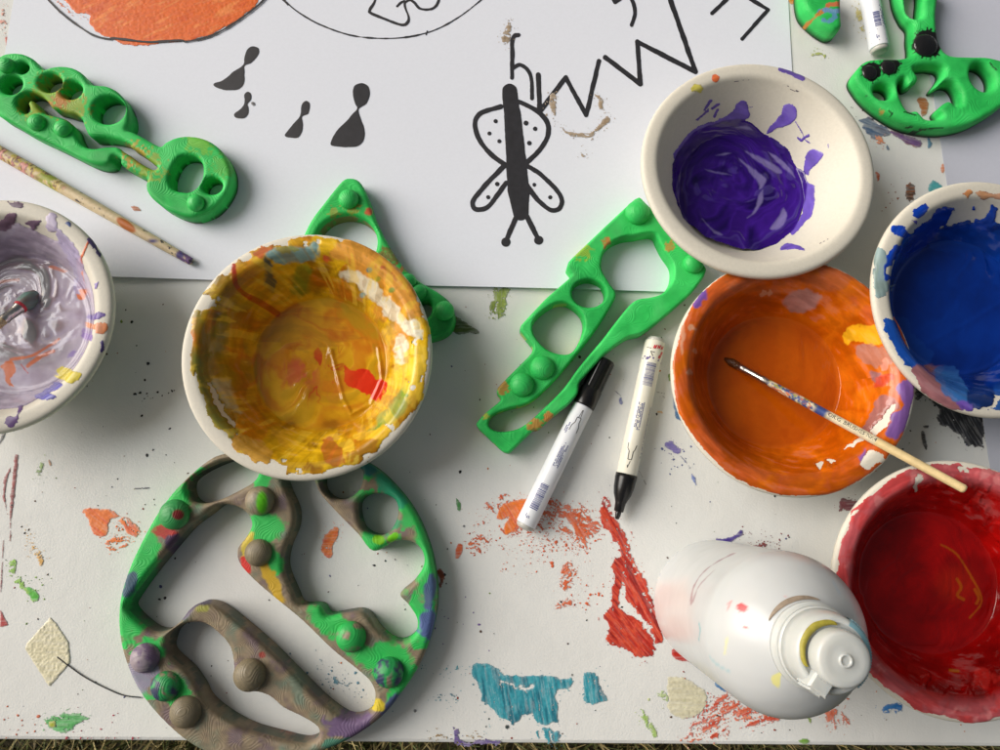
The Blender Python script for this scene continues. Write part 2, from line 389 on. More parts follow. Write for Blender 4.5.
cl = lambda pts, cols, **k: sm_(0, 430, 2.344, pts, cols, **k)
cl([(195, 188), (215, 182), (240, 182), (262, 188), (280, 202), (262, 205), (255, 218), (256, 240), (240, 250), (220, 242), (205, 212)], ORG, rag=1.6, ang=40, label='orange ring of paint left of the round toy')
cl([(280, 208), (300, 206), (325, 230), (322, 246), (300, 245), (284, 225)], ORG, rag=1.6, ang=40, dry=.3)
cl([(245, 262), (270, 246), (300, 252), (306, 268), (290, 280), (262, 282)], ORG, rag=2, dry=.5)
cl([(70, 236), (78, 250), (92, 280), (106, 312), (98, 322), (88, 305), (70, 285)], [(222, 180, 100), (214, 165, 90)], rag=2.5, dry=.45)
cl([(22, 305), (38, 304), (40, 320), (32, 335), (40, 350), (60, 362), (88, 385), (90, 400), (72, 396), (50, 370), (25, 345)], [(130, 180, 60), (150, 200, 90)], rag=2.5, dry=.5)
cl([(60, 368), (88, 384), (90, 400), (72, 396)], [(80, 180, 50)], rag=1)
cl([(118, 438), (132, 452), (162, 498), (166, 545), (116, 603), (58, 512), (62, 500)], [(226, 220, 188), (214, 208, 176)], rag=.6, sm=False, thick=.0007, label='cream diamond shaped paint patch near the left corner')
cl([(100, 672), (140, 668), (150, 660), (205, 673), (182, 688), (158, 710), (130, 708), (108, 690)], [(70, 160, 80), (110, 190, 120)], rag=1.5, label='green paint patch by the front edge', dry=.2)
cl([(116, 684), (130, 678), (132, 690), (120, 696)], [(170, 180, 60)], rag=1, z0=.0006)
cl([(0, 418), (22, 458), (0, 463)], [(170, 44, 44)], rag=.6, sm=False)
cl([(39, 62, 2.2), (30, 150, 2), (25, 200, 1.2), (24, 260, .6)], [(120, 40, 40), (150, 60, 60)], kind='line', wdt=1.5, rag=1)
cl([(24, 88, 1), (12, 120, 2), (10, 160, 1.2), (18, 200, .5)], [(130, 50, 50), (150, 60, 60)], kind='line', wdt=1.5, rag=1.4)
cl([(8, 260, .5), (2, 380, .8)], [(130, 50, 50), (150, 60, 60)], kind='line', wdt=.8, rag=.8)
cl([(92, 72), (104, 72), (104, 88), (92, 88)], [(150, 180, 110)], rag=2, dry=.4)
cl([(82, 96), (98, 92), (102, 110), (90, 116)], [(120, 150, 90)], rag=2, dry=.4)
cl([(110, 66), (120, 72), (116, 88)], [(180, 130, 90)], rag=1.4)
cl([(318, 137, 1), (350, 136, .8)], [(40, 50, 70)], kind='line', wdt=.8, rag=.5)
cl([(0, 0), (14, 0), (4, 30), (0, 34)], [(110, 110, 110)], rag=.8)
cc = lambda pts, cols, **k: sm_(460, 180, 2.585, pts, cols, **k)
cc([(88, 285), (126, 280), (120, 308), (118, 345), (88, 358), (76, 340), (84, 310)], [(110, 130, 50), (150, 170, 80)], rag=2, ang=90, dry=.35, label='olive green paint mark above the stepped toy')
cc([(-20, 350), (10, 365), (52, 394), (20, 398), (-10, 400), (-25, 380)], [(60, 80, 30), (90, 110, 40)], rag=1.5)
ck = lambda pts, cols, **k: sm_(500, 320, 3.125, pts, cols, **k)
ck([(545, 228, 1.2), (548, 260, 2.5), (558, 300, 3.6), (568, 312, 2)], [(60, 110, 160), (80, 120, 160)], kind='line', wdt=2, rag=.6, label='blue paint streak left of the orange bowl')
ck([(518, 388), (535, 378), (560, 398), (566, 412), (545, 416), (528, 410)], [(100, 90, 170), (130, 120, 180)], rag=2, dry=.3)
ck([(598, 480, .6), (604, 495, 2.2), (612, 515, .4)], [(110, 130, 190)], kind='line', wdt=1, rag=1)
ck([(520, 170), (538, 168), (542, 190), (526, 196)], [(110, 150, 40)], rag=1.4)
ck([(372, 248), (382, 240), (388, 258), (376, 262)], [(110, 120, 170)], rag=1.2)
ck([(360, 222, .6), (378, 238, .6)], [(60, 60, 100)], kind='line', wdt=.6, rag=.3)
ck([(434, 470, .6), (456, 514, .5)], [(60, 30, 30)], kind='line', wdt=.6, rag=.3)
for a in ([(490, 225), (515, 230)], [(492, 234), (500, 240)], [(508, 238), (514, 243)]):
    ck([(p[0], p[1], .5) for p in a], [(40, 30, 30)], kind='line', wdt=.6, rag=.4, nm='paint_drop')
ck([(490, 286), (505, 284), (508, 291), (492, 292)], [(220, 180, 120)], rag=.8)
ck([(560, 420, .4), (585, 450, .6), (600, 470, .4)], [(100, 110, 150)], kind='line', wdt=.6, rag=.6)
cg = lambda pts, cols, **k: sm_(660, 260, 2.94, pts, cols, **k)
cg([(770, 380), (810, 408), (850, 425), (950, 440), (951, 552), (925, 550), (900, 545), (880, 515), (845, 490), (820, 488), (812, 465), (822, 440), (800, 420)], [(26, 27, 32), (44, 45, 52), (60, 62, 68)], rag=1.8, sm=False, ang=60, dry=.05, label='black paint patch between the orange and blue bowls')
cg([(752, 370), (775, 372), (778, 400), (758, 412)], [(40, 44, 50)], rag=2, dry=.35)
cg([(775, 488), (792, 484), (790, 494), (778, 494)], [(20, 20, 22)], rag=.5, nm='paint_drop')
cg([(768, 503), (776, 502), (786, 540), (782, 562), (770, 530)], [(20, 20, 22)], rag=.5, nm='paint_drop')
cg([(524, 715), (545, 703), (582, 715), (572, 735), (535, 740)], [(120, 60, 70), (140, 80, 90)], rag=1.6, dry=.3)
ce = lambda pts, cols, **k: sm_(760, 0, 3.75, pts, cols, **k)
ce([(378, 455), (420, 442), (470, 478), (490, 505), (440, 522), (405, 510)], [(90, 90, 110), (120, 130, 150), (60, 90, 130)], rag=3, ang=20, label='grey blue paint patch beside the purple bowl')
ce([(485, 490), (540, 505), (600, 522), (606, 545), (575, 553), (530, 530), (500, 512)], [(120, 90, 110), (110, 80, 140), (150, 110, 100)], rag=2, ang=20)
ce([(430, 502), (458, 500), (462, 535), (430, 542)], [(220, 140, 100)], rag=2, dry=.3)
ce([(448, 436), (470, 440), (470, 458), (455, 456)], [(220, 150, 80)], rag=1)
ce([(590, 372), (615, 365), (634, 385), (628, 430), (608, 440), (600, 405)], [(170, 100, 50), (190, 120, 70)], rag=1.6, nm='paint_smear')
ce([(625, 512), (640, 525), (642, 550), (625, 556)], [(90, 140, 170)], rag=1)
ce([(470, 535), (482, 550), (478, 560), (468, 552)], [(60, 100, 130)], rag=.8)
ce([(640, 680), (652, 676), (700, 712), (690, 726), (640, 726), (632, 700)], [(60, 150, 160), (80, 165, 170)], rag=1)
ce([(548, 692), (570, 690), (582, 720), (575, 750), (552, 750), (545, 720)], [(110, 70, 40), (50, 60, 60), (150, 90, 50)], rag=2.5, fr=.6)
ce([(683, 608), (692, 630), (682, 652), (674, 632)], [(205, 130, 90)], rag=.7)
ce([(428, 652), (440, 650), (450, 665), (436, 688)], [(200, 100, 60)], rag=.9)
ce([(190, 205), (215, 196), (242, 202), (238, 220), (225, 205), (200, 212)], [(170, 180, 80)], rag=1.2, dry=.3)
ce([(365, 20), (388, 60), (400, 110), (380, 120), (365, 80)], [(200, 190, 120)], rag=2, dry=.5)
smear([(0, 0), (6, 20), (3, 30), (0, 30)], [(214, 150, 130)], rag=2, dry=.7)
smear([(5, 38), (8, 39), (6, 52), (5, 48)], [(180, 70, 50)], rag=.6)
smear([(784, -6), (792, -6), (802, 4), (790, 5)], [(220, 150, 60)], rag=1)
smear([(340, 522 + 7), (336, 545), (330, 558), (322, 552), (324, 538), (332, 530)], ORG, rag=1.2, dry=.15, label='orange paint mark inside the round toy')
smear([(318, 655), (330, 672), (355, 688), (385, 694), (380, 700), (340, 690), (322, 675)], [(90, 140, 160)], rag=4, dry=1.1, ang=25)
# tiny specks everywhere
def specks():
    r = np.random.RandomState(12); Vs = []; Fs = []; Cs = []
    pal = [(30, 30, 34), (40, 60, 60), (150, 60, 40), (90, 90, 140), (200, 120, 70), (110, 140, 60), (30, 30, 34), (90, 70, 60)]
    def add(x, y, rad, c):
        n = 7; p = W(x, y); b = len(Vs); el = r.uniform(.6, 1.5); ro = r.rand() * 6
        Vs.append((p[0], p[1], .0006))
        for i in range(n):
            a = i / n * 6.283; q = rad / 1350 * r.uniform(.6, 1.2); u = q * math.cos(a) * el; v = q * math.sin(a)
            Vs.append((p[0] + u * math.cos(ro) - v * math.sin(ro), p[1] + u * math.sin(ro) + v * math.cos(ro), .0002))
        for i in range(n): Fs.append((b, b + 1 + i, b + 1 + (i + 1) % n))
        Cs.extend([lin(c)] * (n + 1))
    for _ in range(420):
        x = r.uniform(0, 1000); y = r.uniform(300, 738)
        add(x, y, abs(r.normal(0, .55)) + .3, pal[r.randint(8)])
    for (cx_, cy_, sp, n, c) in ((560, 545, 22, 90, (214, 100, 60)), (590, 600, 14, 40, (214, 100, 60)), (480, 545, 10, 30, (200, 100, 70)), (765, 540, 12, 30, (130, 60, 70)), (35, 585, 10, 30, (140, 180, 80)), (120, 530, 12, 25, (226, 120, 60)), (820, 700, 20, 40, (214, 120, 80)), (20, 725, 15, 20, (200, 110, 80)), (100, 730, 20, 20, (170, 60, 80)), (680, 700, 14, 25, (190, 200, 150)), (152, 392, 9, 10, (20, 20, 20)), (670, 460, 12, 20, (90, 100, 150)), (860, 110, 15, 14, (60, 50, 50)), (890, 190, 14, 14, (160, 100, 80)), (440, 620, 20, 20, (120, 100, 160)), (340, 680, 26, 40, (100, 140, 160))):
        for _ in range(n): add(r.normal(cx_, sp), min(r.normal(cy_, sp * .6), 738), abs(r.normal(0, .5)) + .3, c)
    for (x, y) in ((132, 322), (142, 416), (172, 391), (145, 380), (460, 472), (135, 394), (140, 393), (12, 505), (165, 598), (147, 455)): add(x, y, 1.6, (18, 18, 20))
    o = mesh('paint_specks', Vs, Fs, M_smear, table, col=np.array(Cs)); o['kind'] = 'stuff'
specks()

# ------------------------------------------------------------------ sheets of paper
def sheet(name, label, corners, mt, wav, loc_z=.0006, nx=60, ny=40, lift=None):
    c = [W(*p) for p in corners]   # tl tr br bl
    V = []
    for i in range(nx):
        for j in range(ny):
            u = i / (nx - 1); v = j / (ny - 1)
            p = (c[0] * (1 - u) + c[1] * u) * (1 - v) + (c[3] * (1 - u) + c[2] * u) * v
            V.append((p[0], p[1], loc_z + wav(p[0], p[1]) + (lift(u, v) if lift else 0)))
    V = np.array(V); n = len(V); Fg = grid_faces(nx, ny)[:, ::-1]
    V2 = V.copy(); V2[:, 2] -= .00025
    rim = []
    idx = lambda i, j: i * ny + j
    loop = [idx(i, 0) for i in range(nx)] + [idx(nx - 1, j) for j in range(1, ny)] + [idx(i, ny - 1) for i in range(nx - 2, -1, -1)] + [idx(0, j) for j in range(ny - 2, 0, -1)]
    m_ = len(loop)
    for k in range(m_): rim.append((2 * n + k, 2 * n + (k + 1) % m_, 2 * n + m_ + (k + 1) % m_, 2 * n + m_ + k))
    return mesh(name, np.vstack([V, V2, V[loop], V2[loop]]), np.vstack([Fg, Fg[:, ::-1] + n, np.array(rim)]), mt, None)
wavA = lambda x, y: .0004 * (np.sin(x * 14 + 1) * np.sin(y * 17 + x * 5) + 1)
# edges: left (14,0)-(6,51), bottom (115,278)-(675,293), right (788,0)-(791.5,67)
def isect(p, q, r, s):
    A = np.array([[q[0] - p[0], -(s[0] - r[0])], [q[1] - p[1], -(s[1] - r[1])]]); t = np.linalg.solve(A, [r[0] - p[0], r[1] - p[1]])
    return (p[0] + t[0] * (q[0] - p[0]), p[1] + t[0] * (q[1] - p[1]))
BL = isect((14, 0), (6, 51), (115, 278), (675, 293)); BR = isect((788, 0), (791.5, 67), (115, 278), (675, 293))
TL = isect((14, 0), (6, 51), (0, -160), (1000, -150)); TR = isect((788, 0), (791.5, 67), (0, -160), (1000, -150))
paper = sheet('drawing_paper', 'large white paper sheet with black marker drawings under the toys', [TL, TR, BR, BL], M_paper, wavA, lift=lambda u, v: .0014 * max(0, (v - .93) / .07) ** 2 * (1.1 + math.sin(u * 11)))
tag(paper, 'large white paper sheet with black marker drawings and an orange painted circle', 'paper')
wavB = lambda x, y: .0002 * (np.sin(x * 20) * np.sin(y * 12) + 1)
rp = sheet('side_paper', '', [(912, -40), (1150, -60), (1150, 540), (994, 500)], M_paper2, wavB, loc_z=.0009)
tag(rp, 'pale grey blue paper sheet at the right edge beneath the blue bowl', 'paper')

# ink drawings
cd = lambda pts: T(440, 0, 2.63, pts)
c2 = lambda pts: T(200, 0, 3.333, pts)
def ink(name, lines=(), polys=(), label=None, extra=None, z0=.0008, mt=None, colf=None):
    allp = [p for l, _ in lines for p in l] + [p for q in polys for p in q]
    xs = [p[0] for p in allp]; ys = [p[1] for p in allp]
    def f(px, py):
        s = np.full(px.shape, -1e9)
        for l, wd_ in lines: s = np.maximum(s, line_sd(px, py, l, wd_))
        for q in polys: s = np.maximum(s, poly_sd(px, py, q))
        return s + (fbm(px * .13, py * .13, 88, 3) - .5) * 1.1
    o = layer(name, (min(xs) - 8, min(ys) - 8, max(xs) + 8, max(ys) + 8), f, mt or M_ink, paper, z0=z0, thick=.00004, cell=.0004, snap=True, off=wavA, colf=colf)
    if label and o: o['label'] = label
    return o
cm = lambda p, closed=False, n=5: catmull(p, closed, n)
w1 = 2.35
ink('marker_drawing', [(cm(cd([(168, 432), (135, 408), (104, 370), (92, 330), (100, 305), (125, 292), (160, 282)])), w1), (cm(cd([(205, 268), (250, 290), (280, 320), (284, 355), (262, 395), (225, 432)])), w1),
    (cm(cd([(168, 438), (125, 482), (92, 522), (86, 540), (96, 552), (125, 546), (150, 515), (174, 482)])), w1), (cm(cd([(226, 436), (262, 458), (305, 500), (320, 528), (312, 550), (288, 552), (255, 525), (228, 486)])), w1),
    (cd([(200, 572), (173, 636)]), w1), (cd([(228, 570), (259, 632)]), w1),
    (cd([(183, 242, 7.6), (190, 300, 8.2), (198, 400, 9.6), (206, 500, 11), (212, 560, 7.8)]), 8)] +
    [([cd([p])[0]], 2.1) for p in ((146, 320), (130, 352), (156, 373), (226, 325), (250, 340), (235, 377), (150, 485), (127, 520), (248, 487), (290, 520))] +
    [([cd([p])[0]], 4.6) for p in ((173, 638), (259, 633))], label='black marker drawing of a dragonfly with dotted wings')
ink('marker_drawing', [(cm(cd([(206, 94), (196, 96), (190, 110), (190, 150), (189, 206)])), 2.0), (cm(cd([(191, 182), (210, 172), (230, 185), (240, 210), (242, 260)])), 2.0),
    (cd([(258, 198), (262, 295), (330, 205), (384, 304), (417, 163)]), 2.3)], label='small black marker letters above the dragonfly')
ink('marker_drawing', [(cd([(434, 153), (526, 223), (518, 112), (671, 191), (604, 0), (596, -40)]), 2.45)], label='black marker zigzag beside the purple bowl')
ink('marker_drawing', [(cm(cd([(503, 68), (512, 40), (508, 12), (497, -8)])), 2.0), (cd([(448, -10, 1.5), (460, 8, 2.4), (475, -2, 2)]), 2)], label='short black marker strokes at the top edge')
ink('marker_drawing', [(cd([(715, 37), (752, 2), (770, -15)]), 2.0), (cd([(800, -10), (862, 27), (794, 104)]), 1.9)], label='black marker arrow strokes by the paper edge')
drops = [[(178, 158), (160, 168), (150, 198), (146, 220), (110, 245), (78, 270), (48, 283), (60, 296), (100, 305), (135, 298), (150, 275), (150, 240), (152, 222), (175, 212), (196, 185), (196, 165)],
         [(160, 310), (149, 322), (150, 350), (135, 368), (116, 383), (122, 395), (145, 397), (162, 384), (163, 362), (160, 350), (172, 335), (172, 315)],
         [(352, 341), (340, 355), (335, 390), (310, 420), (285, 450), (292, 460), (322, 463), (338, 448), (344, 420), (341, 392), (362, 382), (369, 358), (364, 344)],
         [(540, 280), (516, 290), (510, 318), (518, 350), (524, 366), (495, 400), (455, 440), (437, 480), (450, 490), (490, 493), (530, 488), (548, 465), (548, 430), (536, 395), (530, 366), (555, 348), (568, 318), (562, 292)]]
for d_, lb in zip(drops, ('black drop shape with a pointed tail, leftmost', 'smallest black drop shape', 'second smallest black drop shape', 'largest black drop shape')):
    ink('marker_drawing', polys=[catmull(c2(d_), True, 4)], label=lb)
ink('marker_drawing', [(cm(c2([(250, -30), (275, 0), (292, 14), (330, 45), (400, 85), (500, 120), (600, 131), (700, 125), (790, 100), (870, 55), (940, 0), (980, -40)])), .75), (c2([(283, 5), (294, 20)]), .8), (c2([(754, 118), (758, 106)]), .8)], label='thin black marker arc at the top of the sheet')
ink('marker_drawing', [(cm(c2([(592, -20), (582, 10), (566, 38), (572, 48), (620, 68), (672, 86), (692, 78), (696, 60), (685, 30), (684, 12), (700, 3), (715, 12), (735, 32), (770, 33), (790, 18), (800, -10)])), 1.25), (cm(c2([(658, 24), (670, 12), (682, 6)])), 1.2)], label='black marker squiggle inside the thin arc')
c1 = lambda p: T(0, 0, 3.408, p)
orange = smear(c1([(170, -60), (225, 10), (262, 45), (302, 55), (305, 80), (330, 112), (385, 138), (440, 156), (500, 158), (560, 148), (640, 142), (720, 122), (790, 88), (850, 45), (890, 0), (930, -60)]), [(214, 88, 14), (228, 106, 22), (222, 96, 18), (234, 130, 56)], pl=.12, rag=1.5, ang=-25, parent=paper, z0=.0008, off=wavA, nm='painted_circle', label='orange painted circle at the top left of the sheet', seed=41, fr=.25)
smear(c1([(170, -20), (230, 20), (300, 60), (290, 70), (240, 50), (200, 20)]), [(226, 120, 70)], rag=3, dry=.8, ang=30, parent=paper, z0=.0008, off=wavA, nm='painted_circle', seed=43)
ink('marker_drawing', [(cm(c1([(120, -60), (165, 0), (225, 58), (300, 112), (340, 130), (380, 137), (390, 134), (500, 147), (550, 146), (620, 142), (640, 146), (720, 128), (800, 85), (886, 20), (920, -20)])), 1.0)], z0=.0014, label='thin black marker line round the orange circle')
STN = [(150, 130, 105), (170, 150, 125)]
smear(cd([(286, 250), (300, 255), (300, 305), (292, 308), (286, 280)]), STN, rag=1.2, dry=.3, parent=paper, z0=.0008, off=wavA, nm='paint_stain', seed=51)
smear(cd([(310, 328), (340, 345), (375, 350), (410, 338), (432, 308), (442, 318), (425, 345), (395, 360), (360, 360), (325, 345)]), STN, rag=1, dry=.2, parent=paper, z0=.0008, off=wavA, nm='paint_stain', seed=53, label='brown curved stain under the zigzag')
smear(cd([(405, 245), (425, 262), (434, 305), (422, 300), (415, 270)]), STN, rag=1, dry=.4, parent=paper, z0=.0008, off=wavA, nm='paint_stain', seed=55)
smear(cd([(180, 66), (190, 70), (172, 120), (166, 100)]), STN, rag=1, dry=.4, parent=paper, z0=.0008, off=wavA, nm='paint_stain', seed=57)
smear(cd([(372, 398), (390, 405), (380, 412)]), STN, rag=1, dry=.4, parent=paper, z0=.0008, off=wavA, nm='paint_stain', seed=59)
smear([(131, 207), (138, 208), (141, 212), (134, 212)], [(170, 90, 40)], rag=.4, parent=paper, z0=.0008, off=wavA, nm='paint_stain', seed=61)
smear([(251.5, 104), (255, 103), (256, 107), (253, 108)], [(70, 70, 75)], rag=.3, parent=paper, z0=.0008, off=wavA, nm='paint_stain', seed=62)

# ------------------------------------------------------------------ carved wooden toys
GREEN = lin((46, 190, 90))
def knobmesh(r, flat=.78, n=40, m=16):
    th = np.linspace(0, math.pi * .62, m); P = [(r * math.sin(t), r * flat * math.cos(t)) for t in th]
    return lathe(P, n)
def toy(name, label, cat, pts, holes, knobs, h=.018, colf=None, rnd=.0036, cell=.0006, smth='cat', zb=.001, dark=False, group=None):
    def conv(pl):
        out = []
        for p in pl:
            q = W(p[0], p[1], zb + (.001 if (len(p) > 2 and p[2] == 'b') else h)); out.append((q[0], q[1]))
        return out
    oc = conv(pts); oc = catmull(oc, True, 5) if smth == 'cat' else chaikin(oc, 2, .12)
    hs = []
    for hh in holes:
        if isinstance(hh, dict):
            c = W(hh['c'][0], hh['c'][1], h + zb); sc = np.linalg.norm(W(hh['c'][0] + 10, hh['c'][1], h + zb) - c) / 10
            hs.append(('e', (c[0], c[1]), (hh['r'][0] * sc, hh['r'][1] * sc), hh.get('rot', 0)))
        else:
            q = conv(hh); hs.append(('p', catmull(q, True, 4)))
    def sd(X, Y):
        s = poly_sd(X, Y, oc)
        for q in hs:
            s = np.minimum(s, -ell_sd(X, Y, q[1], q[2], -q[3]) if q[0] == 'e' else -poly_sd(X, Y, q[1]))
        return s
    A = np.array(oc); x0, y0 = A.min(0) - .003; x1, y1 = A.max(0) + .003
    nx = int((x1 - x0) / cell) + 2; ny = int((y1 - y0) / cell) + 2
    X, Y = np.meshgrid(x0 + np.arange(nx) * cell, y0 + np.arange(ny) * cell, indexing='ij'); X = X.ravel(); Y = Y.ravel()
    s = sd(X, Y); Fg = grid_faces(nx, ny); Fg = Fg[s[Fg].mean(1) > 0]
    used = np.unique(Fg); rm = np.full(nx * ny, -1); rm[used] = np.arange(len(used)); Fg = rm[Fg]
    X = X[used]; Y = Y[used]
    E = np.concatenate([Fg[:, [0, 1]], Fg[:, [1, 2]], Fg[:, [2, 3]], Fg[:, [3, 0]]])
    key = np.sort(E, 1); kk = key[:, 0].astype(np.int64) * 10 ** 7 + key[:, 1]
    u, inv, cn = np.unique(kk, return_inverse=True, return_counts=True); BE = E[cn[inv] == 1]
    bv = np.unique(BE)
    for _ in range(4):
        e = 2e-4; a = sd(X[bv], Y[bv]); gx = (sd(X[bv] + e, Y[bv]) - a) / e; gy = (sd(X[bv], Y[bv] + e) - a) / e
        g2 = np.maximum(gx * gx + gy * gy, .3); X[bv] -= np.clip(a * gx / g2, -cell * .5, cell * .5); Y[bv] -= np.clip(a * gy / g2, -cell * .5, cell * .5)
    # relax the boundary loops a little to avoid stair steps
    nb = {}
    for a, b in BE: nb.setdefault(a, []).append(b); nb.setdefault(b, []).append(a)
    for _ in range(3):
        X2 = X.copy(); Y2 = Y.copy()
        for v, q in nb.items():
            if len(q) == 2: X2[v] = .5 * X[v] + .25 * (X[q[0]] + X[q[1]]); Y2[v] = .5 * Y[v] + .25 * (Y[q[0]] + Y[q[1]])
        X, Y = X2, Y2
    s = np.clip(sd(X, Y), 0, 1); s[bv] = 0
    c = np.clip(s / rnd, 0, 1)
    z = zb + h - rnd * (1 - np.sqrt(np.clip(1 - (1 - c) ** 2.2, 0, 1)))
    # slightly uneven carving
    z -= .0009 * (fbm(X * 45, Y * 45, 31, 2) - .5) * np.clip(s / .004, 0, 1)
    nv = len(X); V = [np.stack([X, Y, z], -1)]
    Fall = [Fg]; mp = np.full(nv, -1); mp[bv] = np.arange(len(bv)); prev = None
    levels = [zb + h - rnd - .0015, zb + h * .4, zb + .0012, zb]
    base = nv
    for k, zz in enumerate(levels):
        V.append(np.stack([X[bv], Y[bv], np.full(len(bv), zz)], -1))
        a = BE[:, 0]; b = BE[:, 1]; na = base + mp[a]; nb_ = base + mp[b]
        if k == 0: Fall.append(np.stack([b, a, na, nb_], -1))
        else: Fall.append(np.stack([pb, pa, na, nb_], -1))
        pa, pb = na, nb_; base += len(bv)
    V = np.vstack(V); Fall = np.vstack(Fall)
    sdall = np.concatenate([s] + [np.full(len(bv), -.001 * (k + 1)) for k in range(len(levels))])
    px, py = proj(V)
    col = np.tile(GREEN, (len(V), 1)) if colf is None else colf(px, py, V, sdall, h, zb)
    org = np.array([V[:, 0].mean(), V[:, 1].mean(), zb])
    root = thing(name, label, cat, org, group=group)
    mesh('body', V - org, Fall, M_toy, root, col=col)
    for kb in knobs:
        kx, ky, kr = kb[:3]; kc = kb[3] if len(kb) > 3 else None
        p = W(kx, ky, h + zb + .003); sc = np.linalg.norm(W(kx + 10, ky, h + zb) - W(kx, ky, h + zb)) / 10; r = kr * sc
        Vk, Fk = knobmesh(r, .3 if kc == 'black' else .78)
        Vw = Vk + np.array([p[0], p[1], zb + h + .0008])
        kpx, kpy = proj(Vw)
        if kc == 'black':
            mesh('knob', Vw - org, Fk, M_blackpaint, root)
        else:
            cc_ = np.tile(GREEN, (len(Vk), 1)) if kc is None else kc(kpx, kpy, Vk, kx, ky, kr)
            mesh('knob', Vw - org, Fk, M_toyk, root, col=cc_)
    return root
def over(col, m, c):
    m = m[:, None]; return col * (1 - m) + (lin(c) if not isinstance(c, np.ndarray) else c) * m
def green_col(px, py, V, s, h, zb, yel=(), blk=True, red=()):
    t = fbm(px * .05, py * .05, 7); col = mixc([(36, 176, 80), (46, 194, 90), (60, 206, 102)], (t - .3) / .4)
    for (x, y, r, c) in yel:
        n_ = fbm(px * .35, py * .35, 19, 3); d = np.hypot(px - x, py - y) / r
        m = smooth(.0, .25, (1 - d) * .9 + (n_ - .55) * 1.6) * .75; col = over(col, m, c)
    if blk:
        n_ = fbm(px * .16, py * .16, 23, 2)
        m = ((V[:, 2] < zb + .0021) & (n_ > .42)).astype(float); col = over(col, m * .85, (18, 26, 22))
    return col
cA = lambda p: T(0, 40, 5.357, p)
cA2 = lambda p: T(120, 100, 5.357, p)
OL = (150, 165, 50)
outA = cA([(0, 78), (50, 64), (115, 68), (170, 95), (205, 135), (228, 152), (270, 140), (320, 134), (380, 142), (430, 170), (460, 208), (480, 232), (520, 236), (570, 242), (622, 270), (660, 318), (684, 375), (690, 430), (676, 475)]) + \
       cA2([(60, 165), (110, 190), (165, 222), (212, 243), (240, 222), (290, 198), (350, 188), (420, 195), (480, 218), (535, 262), (575, 320), (594, 380), (590, 450), (555, 520), (500, 580), (440, 610), (380, 625), (320, 615), (240, 578), (175, 530), (142, 490), (134, 455), (138, 418), (110, 402), (60, 375), (0, 340)]) + \
       cA([(640, 632), (612, 618), (596, 628), (585, 655), (548, 668), (490, 658), (410, 622), (290, 562), (160, 500), (60, 442), (-20, 395), (-80, 330), (-110, 230), (-70, 130)])
hA = [dict(c=cA([(115, 145)])[0], r=(6.3, 6)), dict(c=cA([(55, 235)])[0], r=(10.8, 10.3)), dict(c=cA([(265, 225)])[0], r=(11.3, 10)), dict(c=cA([(378, 264)])[0], r=(10.6, 9.6)),
      dict(c=cA([(580, 370)])[0], r=(16, 15)), dict(c=cA2([(492, 456)])[0], r=(9.7, 8.8)),
      cA2([(325, 300), (370, 292), (412, 305), (438, 345), (438, 405), (415, 455), (375, 486), (330, 488), (285, 475), (262, 440), (266, 390), (290, 335)]),
      cA([(85, 335), (105, 295), (155, 273), (210, 290), (248, 325), (272, 358), (310, 368), (365, 385), (405, 395), (432, 420), (448, 465), (478, 512), (560, 517), (645, 533), (700, 560)]) +
      cA2([(40, 238), (100, 275), (150, 315), (192, 350), (180, 368), (150, 358), (100, 330), (45, 290), (10, 268)]) +
      cA([(620, 568), (560, 568), (490, 576), (440, 560), (405, 512), (382, 455), (345, 418), (290, 402), (235, 388), (205, 362), (185, 332), (160, 318), (145, 335), (152, 358), (150, 380), (125, 388), (100, 370)])]
kA = [(4.5, 64, 8)] + [(*cA([(187, 435)])[0], 8.6), (*cA([(328, 468)])[0], 8.6), (*cA2([(400, 546)])[0], 8.6)]
toy('carved_toy', 'green carved wooden toy shaped like a guitar with many round holes', 'wooden toy', outA, hA, kA, h=.0152,
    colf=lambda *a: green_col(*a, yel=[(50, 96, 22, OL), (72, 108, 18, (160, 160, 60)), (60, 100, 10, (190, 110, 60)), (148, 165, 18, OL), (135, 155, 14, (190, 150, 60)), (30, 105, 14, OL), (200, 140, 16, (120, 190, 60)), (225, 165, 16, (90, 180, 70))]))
cB = lambda p: T(280, 160, 3.75, p)
outB = cB([(265, 64), (240, 68), (215, 92), (165, 155), (115, 222), (78, 295), (38, 370), (80, 420), (200, 468), (310, 520), (420, 600), (480, 650), (540, 672), (600, 660), (640, 632), (655, 585), (640, 535), (590, 492), (530, 458), (480, 418), (432, 358), (392, 290), (352, 205), (330, 140), (308, 92), (288, 70)])
def colB(px, py, V, s, h, zb):
    c = green_col(px, py, V, s, h, zb, yel=[(389, 255, 12, (140, 130, 60)), (385, 262, 16, (120, 110, 50)), (352, 207, 9, (150, 150, 50)), (335, 212, 7, (150, 150, 60)), (398, 272, 8, (200, 90, 60))], blk=False)
    c = over(c, smooth(-1, 1, 4.2 - np.hypot(px - 368.5, py - 211.5) + (fbm(px * .4, py * .4, 3) - .5) * 4), (196, 96, 60))
    inner = (s < 0) & (np.hypot(px - 346, py - 243) < 40); n_ = fbm(px * .2, py * .2, 4)
    c = over(c, inner * smooth(.35, .5, n_) * .8, (140, 110, 70))
    return over(c, smooth(425, 440, px + (py - 330) * .2) * .6, (10, 120, 50))
toy('carved_toy', 'green carved wooden triangle toy behind the yellow paint bowl', 'wooden toy', outB, [dict(c=cB([(247, 306)])[0], r=(31, 28.5)), dict(c=cB([(538, 560)])[0], r=(8, 10), rot=20)],
    [(*cB([(255, 143)])[0], 10), (*cB([(480, 452)])[0], 8), (*cB([(520, 492)])[0], 7.5), (*cB([(615, 563)])[0], 10)], h=.016, colf=colB)
